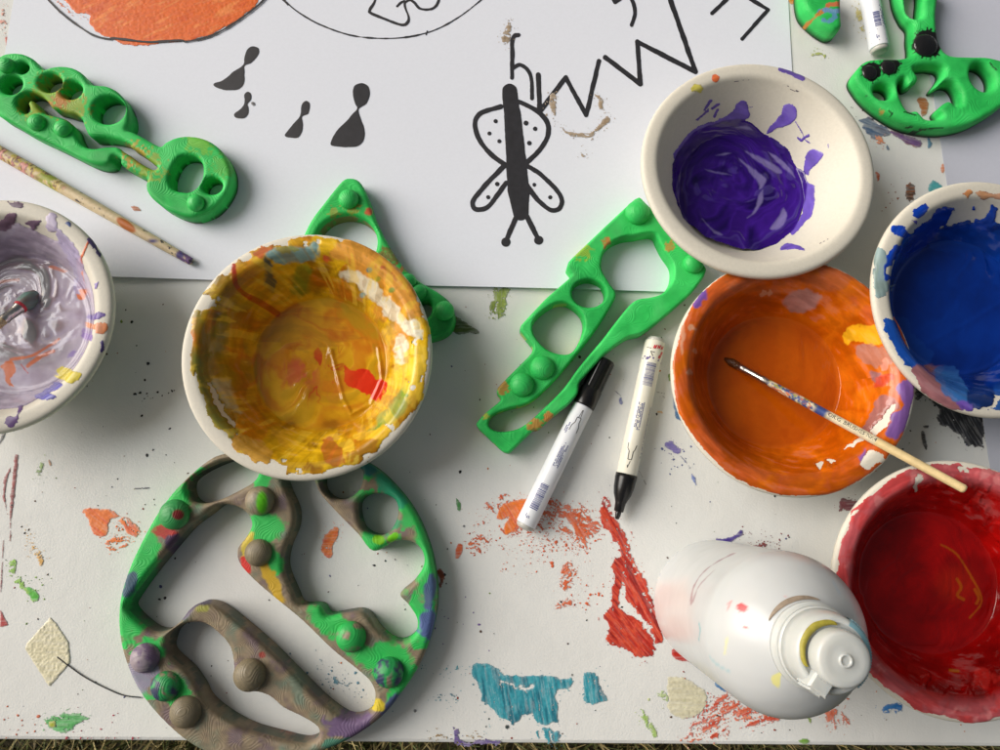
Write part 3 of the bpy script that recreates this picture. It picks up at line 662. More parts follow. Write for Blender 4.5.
cC = lambda p: T(460, 180, 2.585, p)
outC = cC([(462, 38), (490, 66), (560, 140), (640, 226), (632, 250), (602, 290), (560, 328), (500, 378), (470, 398), (438, 404), (408, 424), (375, 450), (340, 488), (308, 524), (306, 552), (282, 580), (240, 612), (205, 645), (190, 646), (168, 668), (122, 712), (38, 634), (60, 606), (108, 568), (94, 548), (98, 535), (196, 437), (154, 385), (158, 374), (222, 305), (291, 246), (276, 225), (282, 208), (370, 124)])
hC = [cC([(484, 136), (506, 138), (516, 158), (530, 185), (550, 215), (553, 240), (546, 266), (524, 292), (494, 302), (462, 307), (438, 324), (402, 368), (370, 410), (332, 455), (302, 492), (267, 540), (217, 590), (172, 630), (140, 646), (98, 650), (74, 634), (84, 608), (126, 590), (178, 576), (238, 524), (296, 458), (348, 392), (386, 334), (404, 294), (386, 264), (366, 226), (372, 188), (390, 162), (424, 146), (456, 142)]),
      dict(c=cC([(334, 292)])[0], r=(17, 14.5)),
      cC([(188, 388), (196, 356), (238, 322), (276, 316), (312, 342), (322, 376), (308, 418), (288, 446), (262, 450), (230, 440), (204, 418)])]
kC = [(*cC([(460, 82)])[0], 12.2), (*cC([(605, 214)])[0], 10), (*cC([(213, 484)])[0], 12), (*cC([(160, 528)])[0], 12)]
def colC(px, py, V, s, h, zb):
    c = green_col(px, py, V, s, h, zb, yel=[(583, 251, 10, (150, 180, 50)), (607, 242, 6, (210, 90, 50)), (503, 388, 8, (190, 110, 50)), (535, 425, 9, (190, 110, 50)), (548, 418, 6, (210, 100, 50)), (670, 246, 6, (190, 130, 60)), (519, 412, 6, (200, 110, 60)), (485, 415, 5, (200, 190, 60))], blk=False)
    inner = (s < -.0015) & (px < 580) & (fbm(px * .1, py * .1, 4) > .52); c = over(c, inner * .7, (200, 205, 110)); return c
toy('carved_toy', 'green carved wooden toy with stepped straight edges beside two markers', 'wooden toy', outC, hC, kC, h=.0155, colf=colC, smth='chaikin', rnd=.0022)

# the big round toy
cD = lambda p: T(100, 440, 2.419, p); cD5 = lambda p: T(100, 440, 4.69, p); cD6 = lambda p: T(100, 590, 4.69, p); cD7 = lambda p: T(280, 440, 4.69, p)
outD = cD([(300, 32), (250, 55), (190, 108), (140, 170), (95, 250), (60, 330), (42, 410), (48, 500), (80, 590), (125, 655), (185, 715), (240, 752), (300, 778), (370, 792), (440, 780), (520, 760), (600, 728), (680, 672), (735, 605), (780, 530), (806, 450), (814, 370), (800, 275), (765, 185), (715, 115), (650, 58), (560, 28), (430, 16)])
hD = [cD5([(402, 215), (420, 180), (500, 130), (610, 92), (700, 118), (738, 150), (715, 195), (655, 232), (560, 278), (480, 298), (430, 288), (405, 255)]),
      cD([(250, 182), (285, 157), (325, 160), (352, 178), (364, 205), (350, 235), (330, 262), (330, 290), (345, 315), (380, 350), (430, 392), (490, 442), (560, 510), (620, 558), (652, 588), (664, 620), (655, 655), (628, 676), (590, 675), (540, 640), (480, 582), (400, 502), (330, 442), (280, 405), (240, 396), (212, 412), (190, 440), (160, 462), (125, 465), (90, 442), (62, 412), (66, 392), (110, 330), (165, 262), (210, 212)]),
      cD([(158, 492), (170, 465), (205, 445), (248, 445), (288, 474), (312, 505), (320, 545), (322, 580), (345, 608), (385, 614), (412, 626), (440, 650), (490, 675), (524, 698), (524, 722), (490, 738), (425, 724), (350, 702), (290, 668), (250, 634), (232, 600), (205, 562), (172, 532), (156, 512)]),
      cD([(440, 70), (445, 110), (468, 165), (468, 210), (448, 260), (442, 310), (465, 370), (482, 400), (528, 402), (548, 426), (590, 420), (625, 416), (648, 428), (672, 462), (705, 488), (735, 490), (762, 468), (766, 435), (745, 400), (724, 374), (755, 345), (782, 305), (778, 268), (750, 246), (712, 246), (660, 270), (622, 228), (570, 175), (532, 132), (515, 95), (508, 64), (475, 58)]),
      cD7([(192, 185), (200, 235), (245, 272), (308, 276), (362, 240), (384, 190), (380, 140), (330, 112), (250, 110), (205, 140)]),
      cD7([(362, 330), (372, 282), (415, 256), (482, 252), (538, 282), (552, 340), (528, 408), (482, 446), (430, 442), (382, 408)])]
BR_ = (124, 112, 96)
def brown(px, py, seed=5):
    t = fbm(px * .06, py * .06, seed); f = fbm(px * .25, py * .25, seed + 4, 3)
    c = mixc([(112, 96, 98), (122, 108, 92), (136, 122, 100), (124, 118, 98), (108, 120, 104)], (t - .25) / .5)
    return c * (.85 + .4 * f[:, None])
def colD(px, py, V, s, h, zb):
    c = brown(px, py)
    n_ = fbm(px * .13, py * .13, 63, 5)
    gm = smooth(.50, .58, n_) * smooth(118, 140, np.hypot(px - 278, py - 600)) * (py < 700); c = over(c, gm * .9, (40, 186, 84))
    def bl(x, y, rx, ry, rot, col, k=1.0, a=.95):
        nonlocal c
        an = math.radians(rot); u = (px - x) * math.cos(an) + (py - y) * math.sin(an); v = -(px - x) * math.sin(an) + (py - y) * math.cos(an)
        d = np.sqrt((u / rx) ** 2 + (v / ry) ** 2)
        c = over(c, smooth(0, .3, (1 - d) + (n_ - .5) * 1.1 * k) * a, col)
    Gc = (40, 186, 84)
    for a_ in ((146, 520, 24, 60, 28, Gc), (138, 560, 26, 60, 12, Gc), (128, 612, 20, 40, -5, Gc), (150, 650, 18, 16, 0, Gc), (172, 690, 24, 16, 40, Gc), (170, 500, 26, 22, 0, Gc), (262, 480, 10, 18, 0, Gc), (262, 528, 26, 16, 0, Gc), (275, 565, 10, 16, 0, Gc),
               (330, 620, 30, 16, 40, Gc), (365, 655, 34, 14, 42, Gc), (395, 660, 26, 22, 40, Gc), (412, 625, 30, 28, 0, Gc), (428, 560, 18, 60, 0, Gc), (412, 510, 16, 26, -30, Gc), (375, 545, 20, 10, 30, Gc), (390, 488, 26, 12, 50, (30, 150, 110)), (405, 690, 30, 14, -45, Gc), (365, 465, 16, 10, 30, (40, 120, 120)), (383, 520, 20, 16, 0, (60, 140, 100)),
               (130, 585, 8, 16, 20, (60, 80, 110)), (430, 590, 8, 18, 10, (70, 84, 130)), (428, 625, 10, 16, 10, (80, 90, 150)), (395, 705, 24, 10, -45, (80, 84, 130)), (350, 725, 28, 16, 0, (104, 84, 120)), (140, 675, 20, 12, 60, (150, 146, 168)),
               (150, 668, 16, 10, 30, (160, 152, 176)), (272, 580, 7, 26, -25, (196, 160, 40)), (247, 545, 6, 16, 20, (200, 180, 60)), (378, 705, 8, 8, 0, (200, 180, 40)), (200, 608, 10, 6, 0, (150, 150, 70)), (340, 745, 20, 8, 0, (70, 130, 110)), (240, 700, 26, 8, 30, (70, 120, 110)), (265, 610, 30, 8, 45, (120, 150, 120)), (190, 605, 40, 10, -30, (96, 88, 110)), (378, 540, 6, 6, 0, (120, 190, 30)), (393, 537, 7, 4, -40, (110, 200, 20)), (165, 532, 14, 9, 0, (176, 40, 36)), (175, 545, 14, 12, 0, (80, 60, 90)), (246, 565, 5, 12, -20, (200, 40, 36)), (262, 655, 4, 4, 0, (150, 60, 50)), (275, 720, 30, 10, 20, (140, 96, 84))):
        bl(*a_[:6], k=.9)
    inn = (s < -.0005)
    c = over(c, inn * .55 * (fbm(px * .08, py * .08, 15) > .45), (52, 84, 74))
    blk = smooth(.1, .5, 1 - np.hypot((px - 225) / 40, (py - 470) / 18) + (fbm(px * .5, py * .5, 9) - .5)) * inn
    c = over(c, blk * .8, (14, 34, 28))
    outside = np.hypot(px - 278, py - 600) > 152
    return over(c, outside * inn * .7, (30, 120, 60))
def kcol(kind):
    def f(px, py, V, kx, ky, kr):
        n_ = fbm(px * .12 + kx, py * .12, 71, 4); b = brown(px, py, 9) * 1.05
        if kind == 'b': return np.tile(lin((124, 114, 92)), (len(px), 1)) * (.85 + .3 * fbm(px * .3, py * .3, 3, 3)[:, None])
        if kind == 'g': return over(b, smooth(.3, .45, n_), (38, 170, 80))
        if kind == 'gb': return over(b, smooth(.42, .55, n_), (60, 150, 90))
        if kind == 'l': return over(over(b, np.full(len(px), .6), (160, 150, 172)), smooth(.5, .6, n_), (110, 90, 120))
        if kind == 'gd': return over(over(b, smooth(.25, .4, n_), (34, 150, 80)), smooth(.5, .6, n_), (50, 60, 90))
        if kind == 'gr': return over(over(b, smooth(.2, .3, n_), (50, 150, 80)), smooth(0, .3, 1 - np.hypot((px - kx - 5) / 7, (py - ky) / 6)), (130, 30, 30))
        if kind == 'gl': return over(b, smooth(0, .4, 1 - np.hypot((px - kx - 3) / 7, (py - ky - 2) / 14)), (90, 190, 20))
    return f
kD = [(*cD5([(343, 350)])[0], 15, kcol('gr')), (*cD5([(745, 285)])[0], 14.5, kcol('gl')), (*cD5([(738, 530)])[0], 13.5, kcol('b')), (*cD6([(205, 322)])[0], 14.5, kcol('l')), (*cD6([(302, 455)])[0], 14.5, kcol('gd')), (*cD6([(395, 576)])[0], 15.5, kcol('b')), (*cD6([(697, 402)])[0], 16, kcol('b')),
      (*T(280, 590, 4.69, [(330, 222)])[0], 15, kcol('g')), (*T(280, 590, 4.69, [(508, 390)])[0], 15, kcol('gd'))]
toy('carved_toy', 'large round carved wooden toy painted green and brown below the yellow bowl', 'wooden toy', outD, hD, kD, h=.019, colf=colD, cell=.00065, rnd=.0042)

# toy at the top right
cE = lambda p: T(780, 0, 4.545, p)
outE = cE([(497, -80, 'b'), (499, 0, 'b'), (512, 60, 'b'), (540, 118, 'b'), (566, 150, 'b'), (566, 200, 'b')]) + cE([(614, 200), (608, 240), (560, 260), (480, 262), (415, 266), (376, 286)]) + cE([(303, 385, 'b'), (325, 435, 'b'), (370, 490, 'b'), (440, 545, 'b'), (520, 590, 'b'), (610, 615, 'b'), (710, 622, 'b'), (810, 605, 'b'), (900, 562, 'b'), (980, 505, 'b'), (1060, 420, 'b')]) + cE([(1110, 350), (1085, 300), (1020, 272), (950, 254), (870, 252), (780, 246), (742, 215), (722, 160), (716, 60), (722, 0), (722, -80)])
hE = [cE([(578, -70), (575, 30), (598, 72), (640, 76), (650, 30), (650, -70)]), dict(c=cE([(474, 412)])[0], r=(9.6, 8.6)),
      cE([(612, 308), (650, 292), (700, 288), (742, 296), (755, 318), (738, 350), (712, 385), (722, 392), (760, 368), (800, 372), (828, 415), (830, 468), (806, 478), (790, 462), (765, 456), (728, 490), (742, 520), (722, 538), (668, 536), (645, 515), (625, 498), (588, 500), (560, 460), (542, 405), (548, 362), (572, 350), (590, 385), (625, 372), (632, 345)]),
      dict(c=cE([(925, 345)])[0], r=(12, 15.5), rot=-15)]
def colE(px, py, V, s, h, zb):
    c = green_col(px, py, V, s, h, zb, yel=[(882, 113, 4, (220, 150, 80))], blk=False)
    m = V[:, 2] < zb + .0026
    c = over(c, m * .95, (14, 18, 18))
    for (x, y, r) in (cE([(415, 325)])[0] + (10.8,), cE([(500, 298)])[0] + (10.5,), cE([(672, 200)])[0] + (15.2,)):
        a = np.arctan2(py - y, px - x); rr = r - 1.6 + 2.2 * (vnoise(a * 5 + 20, px * 0 + x, 8) - .4) + 2.6 * (vnoise(a * 16 + 50, px * 0 + x, 9) > .72)
        c = over(c, (np.hypot(px - x, (py - y)) < rr) * (s > 0) * 1.0, (14, 16, 16))
    for l in ([(565, 508), (590, 515), (618, 524)], [(575, 580), (610, 576), (650, 590), (740, 580)], [(495, 505), (510, 515), (502, 530)], [(955, 285), (965, 300), (985, 318)], [(590, 590), (620, 600), (640, 592)], [(385, 434), (395, 436)], [(605, 195), (600, 215), (605, 230)]):
        c = over(c, (line_sd(px, py, cE(l), .75) > 0) * .9, (14, 30, 20))
    return c
kE = [(*cE([(415, 322)])[0], 7.6, 'black'), (*cE([(500, 298)])[0], 7.6, 'black'), (*cE([(668, 198)])[0], 12, 'black')]
toy('carved_toy', 'green carved wooden toy with three glossy black knobs at the top right', 'wooden toy', outE, hE, kE, h=.0145, colf=colE, rnd=.0042)
outF = cE([(75, -60, 'b'), (63, 0, 'b'), (68, 60, 'b'), (85, 105, 'b'), (130, 150, 'b'), (175, 182, 'b'), (208, 193, 'b'), (240, 175, 'b')]) + cE([(284, 60), (282, 0), (275, -60)])
def colF(px, py, V, s, h, zb):
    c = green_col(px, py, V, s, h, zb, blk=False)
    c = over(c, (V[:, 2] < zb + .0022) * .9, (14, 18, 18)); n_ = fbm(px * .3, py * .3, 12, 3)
    for (l, w_, q) in (([(180, 55), (215, 45), (240, 55), (250, 80), (220, 100), (195, 90)], 2.2, (90, 150, 180)), ([(110, 128), (150, 85), (180, 62), (230, 22), (275, 12)], 1.6, (190, 130, 60)), ([(215, 20), (265, 20)], 2.2, (200, 110, 70)), ([(205, 45), (275, 48)], 2.0, (110, 150, 190))):
        c = over(c, smooth(-.4, .4, line_sd(px, py, cE(l), w_) + (n_ - .5) * 4), q)
    for k in range(7):
        x = 150 + k * 11; c = over(c, (line_sd(px, py, cE([(x, 165 + k * 2.2), (x + 3, 178 + k * 2)]), .5) > 0) * 1., (14, 30, 20))
    return c
toy('carved_toy', 'small green carved wooden toy with painted blue strokes at the top edge', 'wooden toy', outF, [], [], h=.018, colf=colF, rnd=.005)

# ------------------------------------------------------------------ paint bowls
IN = [(0, .0035), (.02, .0035), (.040, .0035), (.0455, .0052), (.050, .0108), (.0555, .0205), (.0615, .031), (.0668, .0395), (.0697, .0438), (.0716, .0464), (.0738, .0476), (.0778, .0478), (.0812, .0474), (.0829, .0462), (.0833, .0446)]
OUT = [(.0832, .0432), (.0824, .0428), (.0795, .0440), (.0745, .0448), (.0715, .0440), (.0695, .0415), (.0665, .0345), (.0585, .0195), (.0525, .0085), (.0490, .0025), (.0460, .0), (.0430, .0012), (.0, .0012)]
prof_in = resample(IN, 230); prof_body = np.vstack([prof_in[::3], np.array(OUT)])
NT = 760
def bowl(label, rim, tilt, paintf, group='paint bowls', sc=1.0):
    tx_, ty_ = math.radians(tilt[0]), math.radians(tilt[1]); tt = math.hypot(tx_, ty_)
    z0 = .046 * math.sin(tt) + .0005 + (tilt[2] if len(tilt) > 2 else 0)
    R = np.array(Euler((tx_, ty_, 0)).to_matrix())
    rc = W(rim[0], rim[1], z0 + .048 * sc * math.cos(tt)); loc = rc - R @ np.array([0, 0, .048 * sc]); loc[2] = z0
    root = thing('paint_bowl', label, 'bowl', loc, (tx_, ty_, 0), group); root.scale = (sc, sc, sc)
    V, Fb = lathe(prof_body, 180)
    r_ = np.hypot(V[:, 0], V[:, 1]); V[:, 2] += .0004 * np.sin(np.arctan2(V[:, 1], V[:, 0]) * 3 + rim[0]) * (r_ / .083) ** 3
    mesh('body', V, Fb[:, ::-1], M_pulp, root)
    P = prof_in; n = len(P)
    dr = np.gradient(P[:, 0]); dz_ = np.gradient(P[:, 1]); ll = np.hypot(dr, dz_); nr, nz = -dz_ / ll, dr / ll
    th = np.linspace(0, 2 * math.pi, NT, endpoint=False)
    r0 = np.tile(P[:, 0], NT); zz = np.tile(P[:, 1], NT); TH = np.repeat(th, n); NR = np.tile(nr, NT); NZ = np.tile(nz, NT)
    zz = zz + .0004 * np.sin(TH * 3 + rim[0]) * (r0 / .083) ** 3
    V0 = np.stack([r0 * np.cos(TH), r0 * np.sin(TH), zz], -1)
    px, py = proj(V0 @ R.T * sc + loc)
    res = paintf(px, py, r0 / .083, TH, V0)
    s, col, rgh, hgt = res[:4]; pool = res[4]
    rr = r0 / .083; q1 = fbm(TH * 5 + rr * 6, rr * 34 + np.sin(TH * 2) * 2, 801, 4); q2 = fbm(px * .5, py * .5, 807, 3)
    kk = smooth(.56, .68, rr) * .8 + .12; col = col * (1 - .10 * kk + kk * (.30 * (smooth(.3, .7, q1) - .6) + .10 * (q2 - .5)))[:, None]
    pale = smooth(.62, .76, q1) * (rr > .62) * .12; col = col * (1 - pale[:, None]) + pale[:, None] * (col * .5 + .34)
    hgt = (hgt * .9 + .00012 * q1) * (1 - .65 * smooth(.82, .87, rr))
    d = np.clip(s / 1.2, 0, 1) * (.00035 - .0002 * smooth(.82, .87, rr) + hgt)
    r1 = r0 + NR * d; z1 = zz + NZ * d + .00004
    # wet pool: flat level with stirred relief
    if pool is not None:
        lev, rel = pool; rel = rel + .0011 * smooth(.0455, .0505, r0) ** 2; pm = (z1 < lev + rel) & (r0 < .055); z1 = np.where(pm, lev + rel, z1)
    V = np.stack([r1 * np.cos(TH), r1 * np.sin(TH), z1], -1)
    Fg = grid_faces(NT, n, True); keep = s[Fg].min(1) > 0; Fg = Fg[keep]
    used = np.unique(Fg); rm = np.full(len(V), -1); rm[used] = np.arange(len(used))
    o = mesh('paint', V[used], rm[Fg], M_wet, root, col=col[used], rgh=rgh[used])
    return root
def swirl(px, py, c, k=.02, seed=1, fr=.05, st_=3):
    """angularly stretched marbling round c"""
    x = px - c[0]; y = py - c[1]; r = np.hypot(x, y); a = np.arctan2(y, x) + r * k
    r = r + (fbm(px * .025, py * .025, seed + 3, 3) - .5) * 55
    sw = fbm(np.cos(a) * 1.6 + r * fr * .5, np.sin(a) * 1.6 + r * fr, seed, 3)
    w_ = smooth(6, 26, np.hypot(x, y)); wx, wy = warp(px, py, .04, 20, seed + 20)
    return sw * w_ + fbm(wx * .06, wy * .09, seed + 30, 3) * (1 - w_)
def Rg(px, py, seed, a=1): return (fbm(px * .22, py * .22, seed, 4) - .5) * 2 * a
# --- purple
cP = lambda p: T(660, 80, 4.1667, p)
def p_purple(px, py, rr, th, V):
    rag = Rg(px, py, 5, 1.2); ux, uy = warp(px, py, .13, 3, 901); wx, wy = warp(px, py, .05, 5, 3)
    deep = poly_sd(wx, wy, catmull(cP([(225, 185), (280, 168), (340, 162), (395, 180), (440, 225), (500, 260), (540, 300), (560, 355), (600, 390), (610, 450), (600, 530), (570, 600), (520, 660), (440, 700), (360, 715), (270, 700), (180, 655), (110, 590), (70, 520), (48, 430), (55, 350), (90, 280), (140, 220)]), True, 3)) + rag * .3
    light = np.maximum.reduce([poly_sd(ux, uy, catmull(cP(q), True, 3)) for q in (
        [(445, 222), (460, 190), (500, 150), (515, 105), (545, 98), (570, 120), (570, 160), (530, 190), (490, 205), (455, 228)],
        [(598, 375), (600, 345), (615, 300), (640, 285), (680, 305), (665, 340), (630, 375), (615, 400)],
        [(600, 400), (620, 425), (648, 440), (645, 490), (642, 540), (610, 590), (560, 640), (540, 630), (590, 560), (590, 450)],
        [(500, 700), (530, 680), (600, 700), (600, 712), (550, 705), (505, 712)],
        [(250, 160), (300, 130), (320, 100), (345, 85), (368, 105), (368, 160), (300, 175), (240, 190), (200, 200)],
        [(60, 300), (130, 210), (200, 175), (245, 165), (240, 200), (130, 260), (70, 360)])])
    thin = np.maximum.reduce([line_sd(px, py, cP(q), w_) for q, w_ in (([(565, 175), (590, 215), (605, 250), (625, 265)], .8), ([(575, 240), (590, 252), (600, 240), (618, 232)], 1.6), ([(700, 268), (702, 282)], .9), ([(185, 125), (205, 95), (215, 85)], 1.6), ([(215, 120), (245, 100)], 1.3), ([(175, 150), (200, 120)], 1.0), ([(225, 155), (240, 125)], 1.5), ([(370, 115), (385, 112)], .7), ([(155, 165), (200, 130)], 1.2))]) + rag * .7
    s = np.maximum.reduce([deep, light + rag * .8, thin])
    fl = np.maximum(line_sd(px, py, cE([(0, 315), (40, 328), (105, 358)]), 2.4) + rag, -99)
    yl = ell_sd(px, py, (697, 88), (7, 4.5), 10) + rag * 2; og = ell_sd(px, py, (715.5, 78.5), (4.5, 5), 0) + rag
    sc_ = np.maximum.reduce([line_sd(px, py, T(630, 50, 3.125, q), .55) for q in ([(325, 100), (340, 97)], [(350, 96), (356, 94)], [(366, 92), (374, 95)], [(490, 112), (510, 120), (530, 132)], [(500, 122), (524, 132)], [(668, 532), (672, 540)], [(592, 606), (598, 602)], [(604, 600), (610, 596)], [(616, 592), (620, 590)], [(734, 480), (738, 474)])])
    s = np.maximum.reduce([s, fl, yl, og, sc_])
    t = swirl(px, py, (730, 195), .025, 31); t2 = fbm(wx * .05, wy * .16, 17)
    cd_ = mixc([(30, 10, 84), (46, 16, 112), (60, 24, 136), (50, 18, 116)], (t - .3) / .4)
    t3 = swirl(px, py, (735, 185), .03, 91, .12, 4); str_ = smooth(.62, .70, t3)
    cd_ = over(cd_, str_ * .3, (96, 84, 160))
    for q in ([(320, 340), (370, 375), (420, 420), (425, 440), (400, 470), (395, 440), (360, 390)], [(400, 490), (415, 470), (415, 520), (390, 560), (350, 580), (385, 550)], [(345, 310), (400, 335), (470, 370), (500, 400), (480, 405), (420, 375)], [(440, 315), (500, 350), (550, 400), (555, 418), (500, 380)], [(485, 570), (505, 545), (515, 580), (490, 630), (450, 630)], [(180, 385), (195, 390), (290, 410), (200, 398)], [(220, 330), (260, 318), (290, 322), (250, 332)], [(310, 190), (360, 185), (390, 205), (350, 198)], [(170, 590), (210, 630), (250, 660), (215, 650)]):
        dd = poly_sd(wx, wy, catmull(cP(q), True, 3)) + rag * .6; cd_ = over(cd_, smooth(-1, 1.4, dd) * .72, (134, 124, 178))  # pale streaks: reflections on the wet pool, put into the paint colour
    c = over(cd_, smooth(.5, -1.5, deep), (108, 84, 186))
    c = over(c, (sc_ > 0) * .9, (90, 84, 84)); c = over(c, smooth(-1, 1, yl), (206, 196, 90)); c = over(c, smooth(-1, 1, og), (232, 120, 70)); c = over(c, smooth(-1, 1, fl) * .8, (110, 90, 170))
    rg = np.where(deep > 0, .12, .38)
    hg = .0003 * np.clip(deep / 5, 0, 1) + .0005 * np.clip(deep / 12, 0, 1) * (np.abs(t3 - .5) * 3)
    return s, c, rg, hg, (.0085, .0024 * (t3 - .5))
# --- yellow
cY = lambda a, b: (lambda p: T(a, b, 5.769, p))
def p_yellow(px, py, rr, th, V):
    rag = Rg(px, py, 15, 2.2); ux, uy = warp(px, py, .13, 8, 902); wx, wy = warp(px, py, .04, 26, 13)
    ang = np.degrees(np.arctan2(py - 357, px - 306)) % 360
    # painted up to a wavy border on the flange
    lim = .90 + .07 * (fbm(np.cos(th) * 2.4, np.sin(th) * 2.4, 21, 3) - .5) * 3
    lim = np.where((ang > 170) & (ang < 350), lim + .065, lim); lim = np.where((ang > 350) | (ang < 60), lim + .035, lim)
    lim = np.where((ang > 100) & (ang < 165), lim - .045, lim)
    s = (lim - rr) * 115 + rag; s = np.where(rr > .85, np.minimum(s, 40 * (fbm(px * .07, py * .07, 29, 4) - .34)), s)
    t = fbm(wx * .022 + 3, wy * .022, 33, 5)
    c = mixc([(160, 104, 10), (196, 140, 16), (212, 162, 22), (222, 170, 34), (204, 128, 24), (184, 140, 26)], (t - .27) / .46)
    sw = swirl(px, py, (315, 365), .02, 77, .055, 3)
    c = over(c, smooth(.52, .66, sw) * .6, (196, 108, 20)); c = over(c, smooth(.44, .34, sw) * .3, (140, 124, 26))
    wall = smooth(.56, .66, rr)
    # bright right, olive left on the wall and flange
    c = over(c, wall * smooth(.45, .6, fbm(wx * .05, wy * .05, 43, 4)) * smooth(0, 60, px - 250) * .85, (242, 196, 30))
    c = over(c, wall * smooth(.42, .55, fbm(wx * .035, wy * .07, 47, 4)) * smooth(265, 215, px) * .6, (130, 126, 36))
    c = over(c, wall * smooth(.5, .6, fbm(wx * .09, wy * .03, 49, 4)) * smooth(-10, 30, px - 340) * smooth(350, 320, py) * .9, (226, 158, 62))
    c = over(c, wall * smooth(.46, .56, fbm(wx * .05, wy * .05, 53, 4)) * smooth(390, 410, py) * smooth(300, 260, px) * .8, (198, 150, 56))
    def pol(q, col, e=1.5, al=.95, rg_=1.2, sm_ish=True):
        nonlocal c, s
        d = poly_sd(ux, uy, catmull(q, True, 3)) + rag * rg_ * .5
        c = over(c, smooth(-e, e, d) * al, col); s = np.maximum(s, d); return d
    def lin_(q, w_, col, al=.95, rg_=.5):
        nonlocal c, s
        d = line_sd(px, py, catmull(q, False, 4), w_) + rag * rg_ * .4; c = over(c, smooth(-.8, .8, d) * al, col); s = np.maximum(s, d)
    G = cY(180, 230); G2 = lambda p: T(300, 230, 5.769, p); G3 = cY(180, 350); G4 = lambda p: T(300, 350, 5.769, p)
    pol(G([(520, 110), (600, 100), (700, 95), (790, 85), (800, 150), (760, 170), (690, 180), (620, 195), (540, 190), (510, 160)]), (130, 170, 170))
    pol(G([(570, 100), (640, 95), (680, 105), (640, 125), (580, 125)]), (160, 160, 70), 1, .8)
    pol(G([(680, 200), (740, 200), (760, 300), (700, 380), (640, 360), (650, 290)]), (120, 140, 40), 3, .8)
    pol(G([(740, 350), (600, 400), (560, 430), (620, 380)]), (150, 150, 40), 3, .6)
    pol(G([(430, 130), (500, 95), (545, 85), (510, 130), (480, 155), (440, 155)]), (206, 110, 60))
    pol(G([(498, 140), (515, 180), (530, 250), (552, 320), (540, 345), (500, 315), (478, 290), (495, 240), (490, 180)]), (84, 88, 74))
    lin_(G([(310, 205), (315, 265), (320, 310), (350, 350), (400, 385)]), 2.4, (172, 36, 24)); lin_(G([(400, 385), (450, 410), (500, 440), (560, 480)]), 3.2, (176, 60, 26), .85)
    for q in ([(80, 470), (120, 470), (150, 560), (150, 600), (90, 610), (75, 560)], [(120, 600), (200, 580), (260, 640), (200, 740), (130, 740), (110, 680)], [(190, 480), (260, 480), (260, 540), (200, 570)]): pol(G(q), (104, 106, 30), 4, .75)
    pol(G3([(60, 20), (120, 60), (130, 130), (200, 300), (330, 480), (300, 500), (200, 430), (140, 300), (90, 130)]), (126, 132, 60), 3, .85)
    pol(G3([(320, 490), (440, 540), (530, 590), (520, 640), (480, 660), (400, 620), (310, 570)]), (204, 154, 62), 1, .95)
    pol(G3([(170, 180), (260, 160), (320, 300), (350, 370), (290, 340), (210, 260)]), (196, 190, 160), 2, .75)
    pol(G2([(280, 20), (330, 40), (440, 90), (600, 230), (690, 400), (700, 500), (640, 480), (500, 340), (350, 230), (200, 150), (190, 100), (250, 60)]), (230, 160, 66), 2, .9)
    for q in ([(240, 230), (330, 220), (440, 300), (490, 370), (470, 430), (420, 400), (330, 310), (260, 290)], [(470, 400), (530, 390), (600, 500), (690, 550), (690, 630), (620, 600), (560, 530), (500, 500)]): 
        pol(G2(q), (232, 228, 206), 1.2, .9)
    pol(G2([(560, 630), (620, 620), (630, 760), (560, 760)]), (240, 236, 214), 1.5, .85)
    for q, cc_ in (((400, 230), (90, 140, 150)), ((365, 370), (130, 160, 160)), ((530, 345), (130, 150, 70)), ((450, 280), (160, 150, 50))):
        lin_([G2([q])[0], (G2([q])[0][0] + .5, G2([q])[0][1])], 2.6, cc_)
    pol(G2([(130, 130), (180, 140), (190, 170), (150, 170)]), (206, 90, 50)); lin_(G2([(470, 215), (500, 225), (560, 290)]), 1.6, (190, 90, 60), .8)
    pol(G4([(275, 100), (330, 120), (400, 130), (450, 170), (515, 205), (500, 250), (450, 300), (400, 260), (330, 235), (260, 200), (270, 150)]), (214, 44, 24), .8, .97)
    pol(G4([(380, 470), (450, 430), (520, 350), (600, 200), (620, 180), (625, 280), (570, 380), (500, 430), (420, 480)]), (116, 156, 64), 2, .9)
    pol(G4([(450, 400), (560, 290), (640, 300), (600, 370), (520, 430)]), (160, 168, 80), 2, .8)
    pol(G4([(620, 0), (740, 0), (700, 180), (620, 180)]), (238, 200, 60), 2, .8)
    pol(G4([(120, 560), (150, 525), (200, 530), (245, 570), (245, 640), (200, 670), (150, 650)]), (190, 110, 40), 1, .97, .6)
    pol(G4([(330, 490), (500, 440), (520, 480), (440, 510), (340, 530)]), (238, 190, 50), 1, .9)
    pol(G4([(240, 540), (310, 520), (300, 570), (260, 580)]), (238, 196, 60), 1, .9); pol(G4([(300, 610), (350, 600), (330, 640), (290, 650)]), (222, 190, 70), 1, .8)
    fs = fbm(np.cos(th) * 14 + rr * 10, np.sin(th) * 14 + rr * 3, 91, 4); c = over(c, (rr > .6) * smooth(.55, .66, fs) * .45, (240, 206, 70)); c = over(c, (rr > .6) * smooth(.44, .34, fs) * .35, (150, 110, 20))
    # red marbling in the pool
    wx2, wy2 = warp(px, py, .06, 18, 61); v = np.abs(fbm(wx2 * .05, wy2 * .05, 65, 3) - .5); near = smooth(46, 10, np.hypot(px - 320, py - 372))
    c = over(c, near * .55, (176, 112, 22)); c = over(c, near * smooth(.45, .6, fbm(wx2 * .07, wy2 * .03, 67)) * .6, (186, 92, 44)); c = over(c, smooth(.045, .01, v) * near * .85, (176, 44, 24)); c = over(c, smooth(.5, .64, fbm(wx2 * .12, wy2 * .05, 68)) * smooth(26, 8, np.hypot(px - 302, py - 375)) * .7, (190, 80, 60))
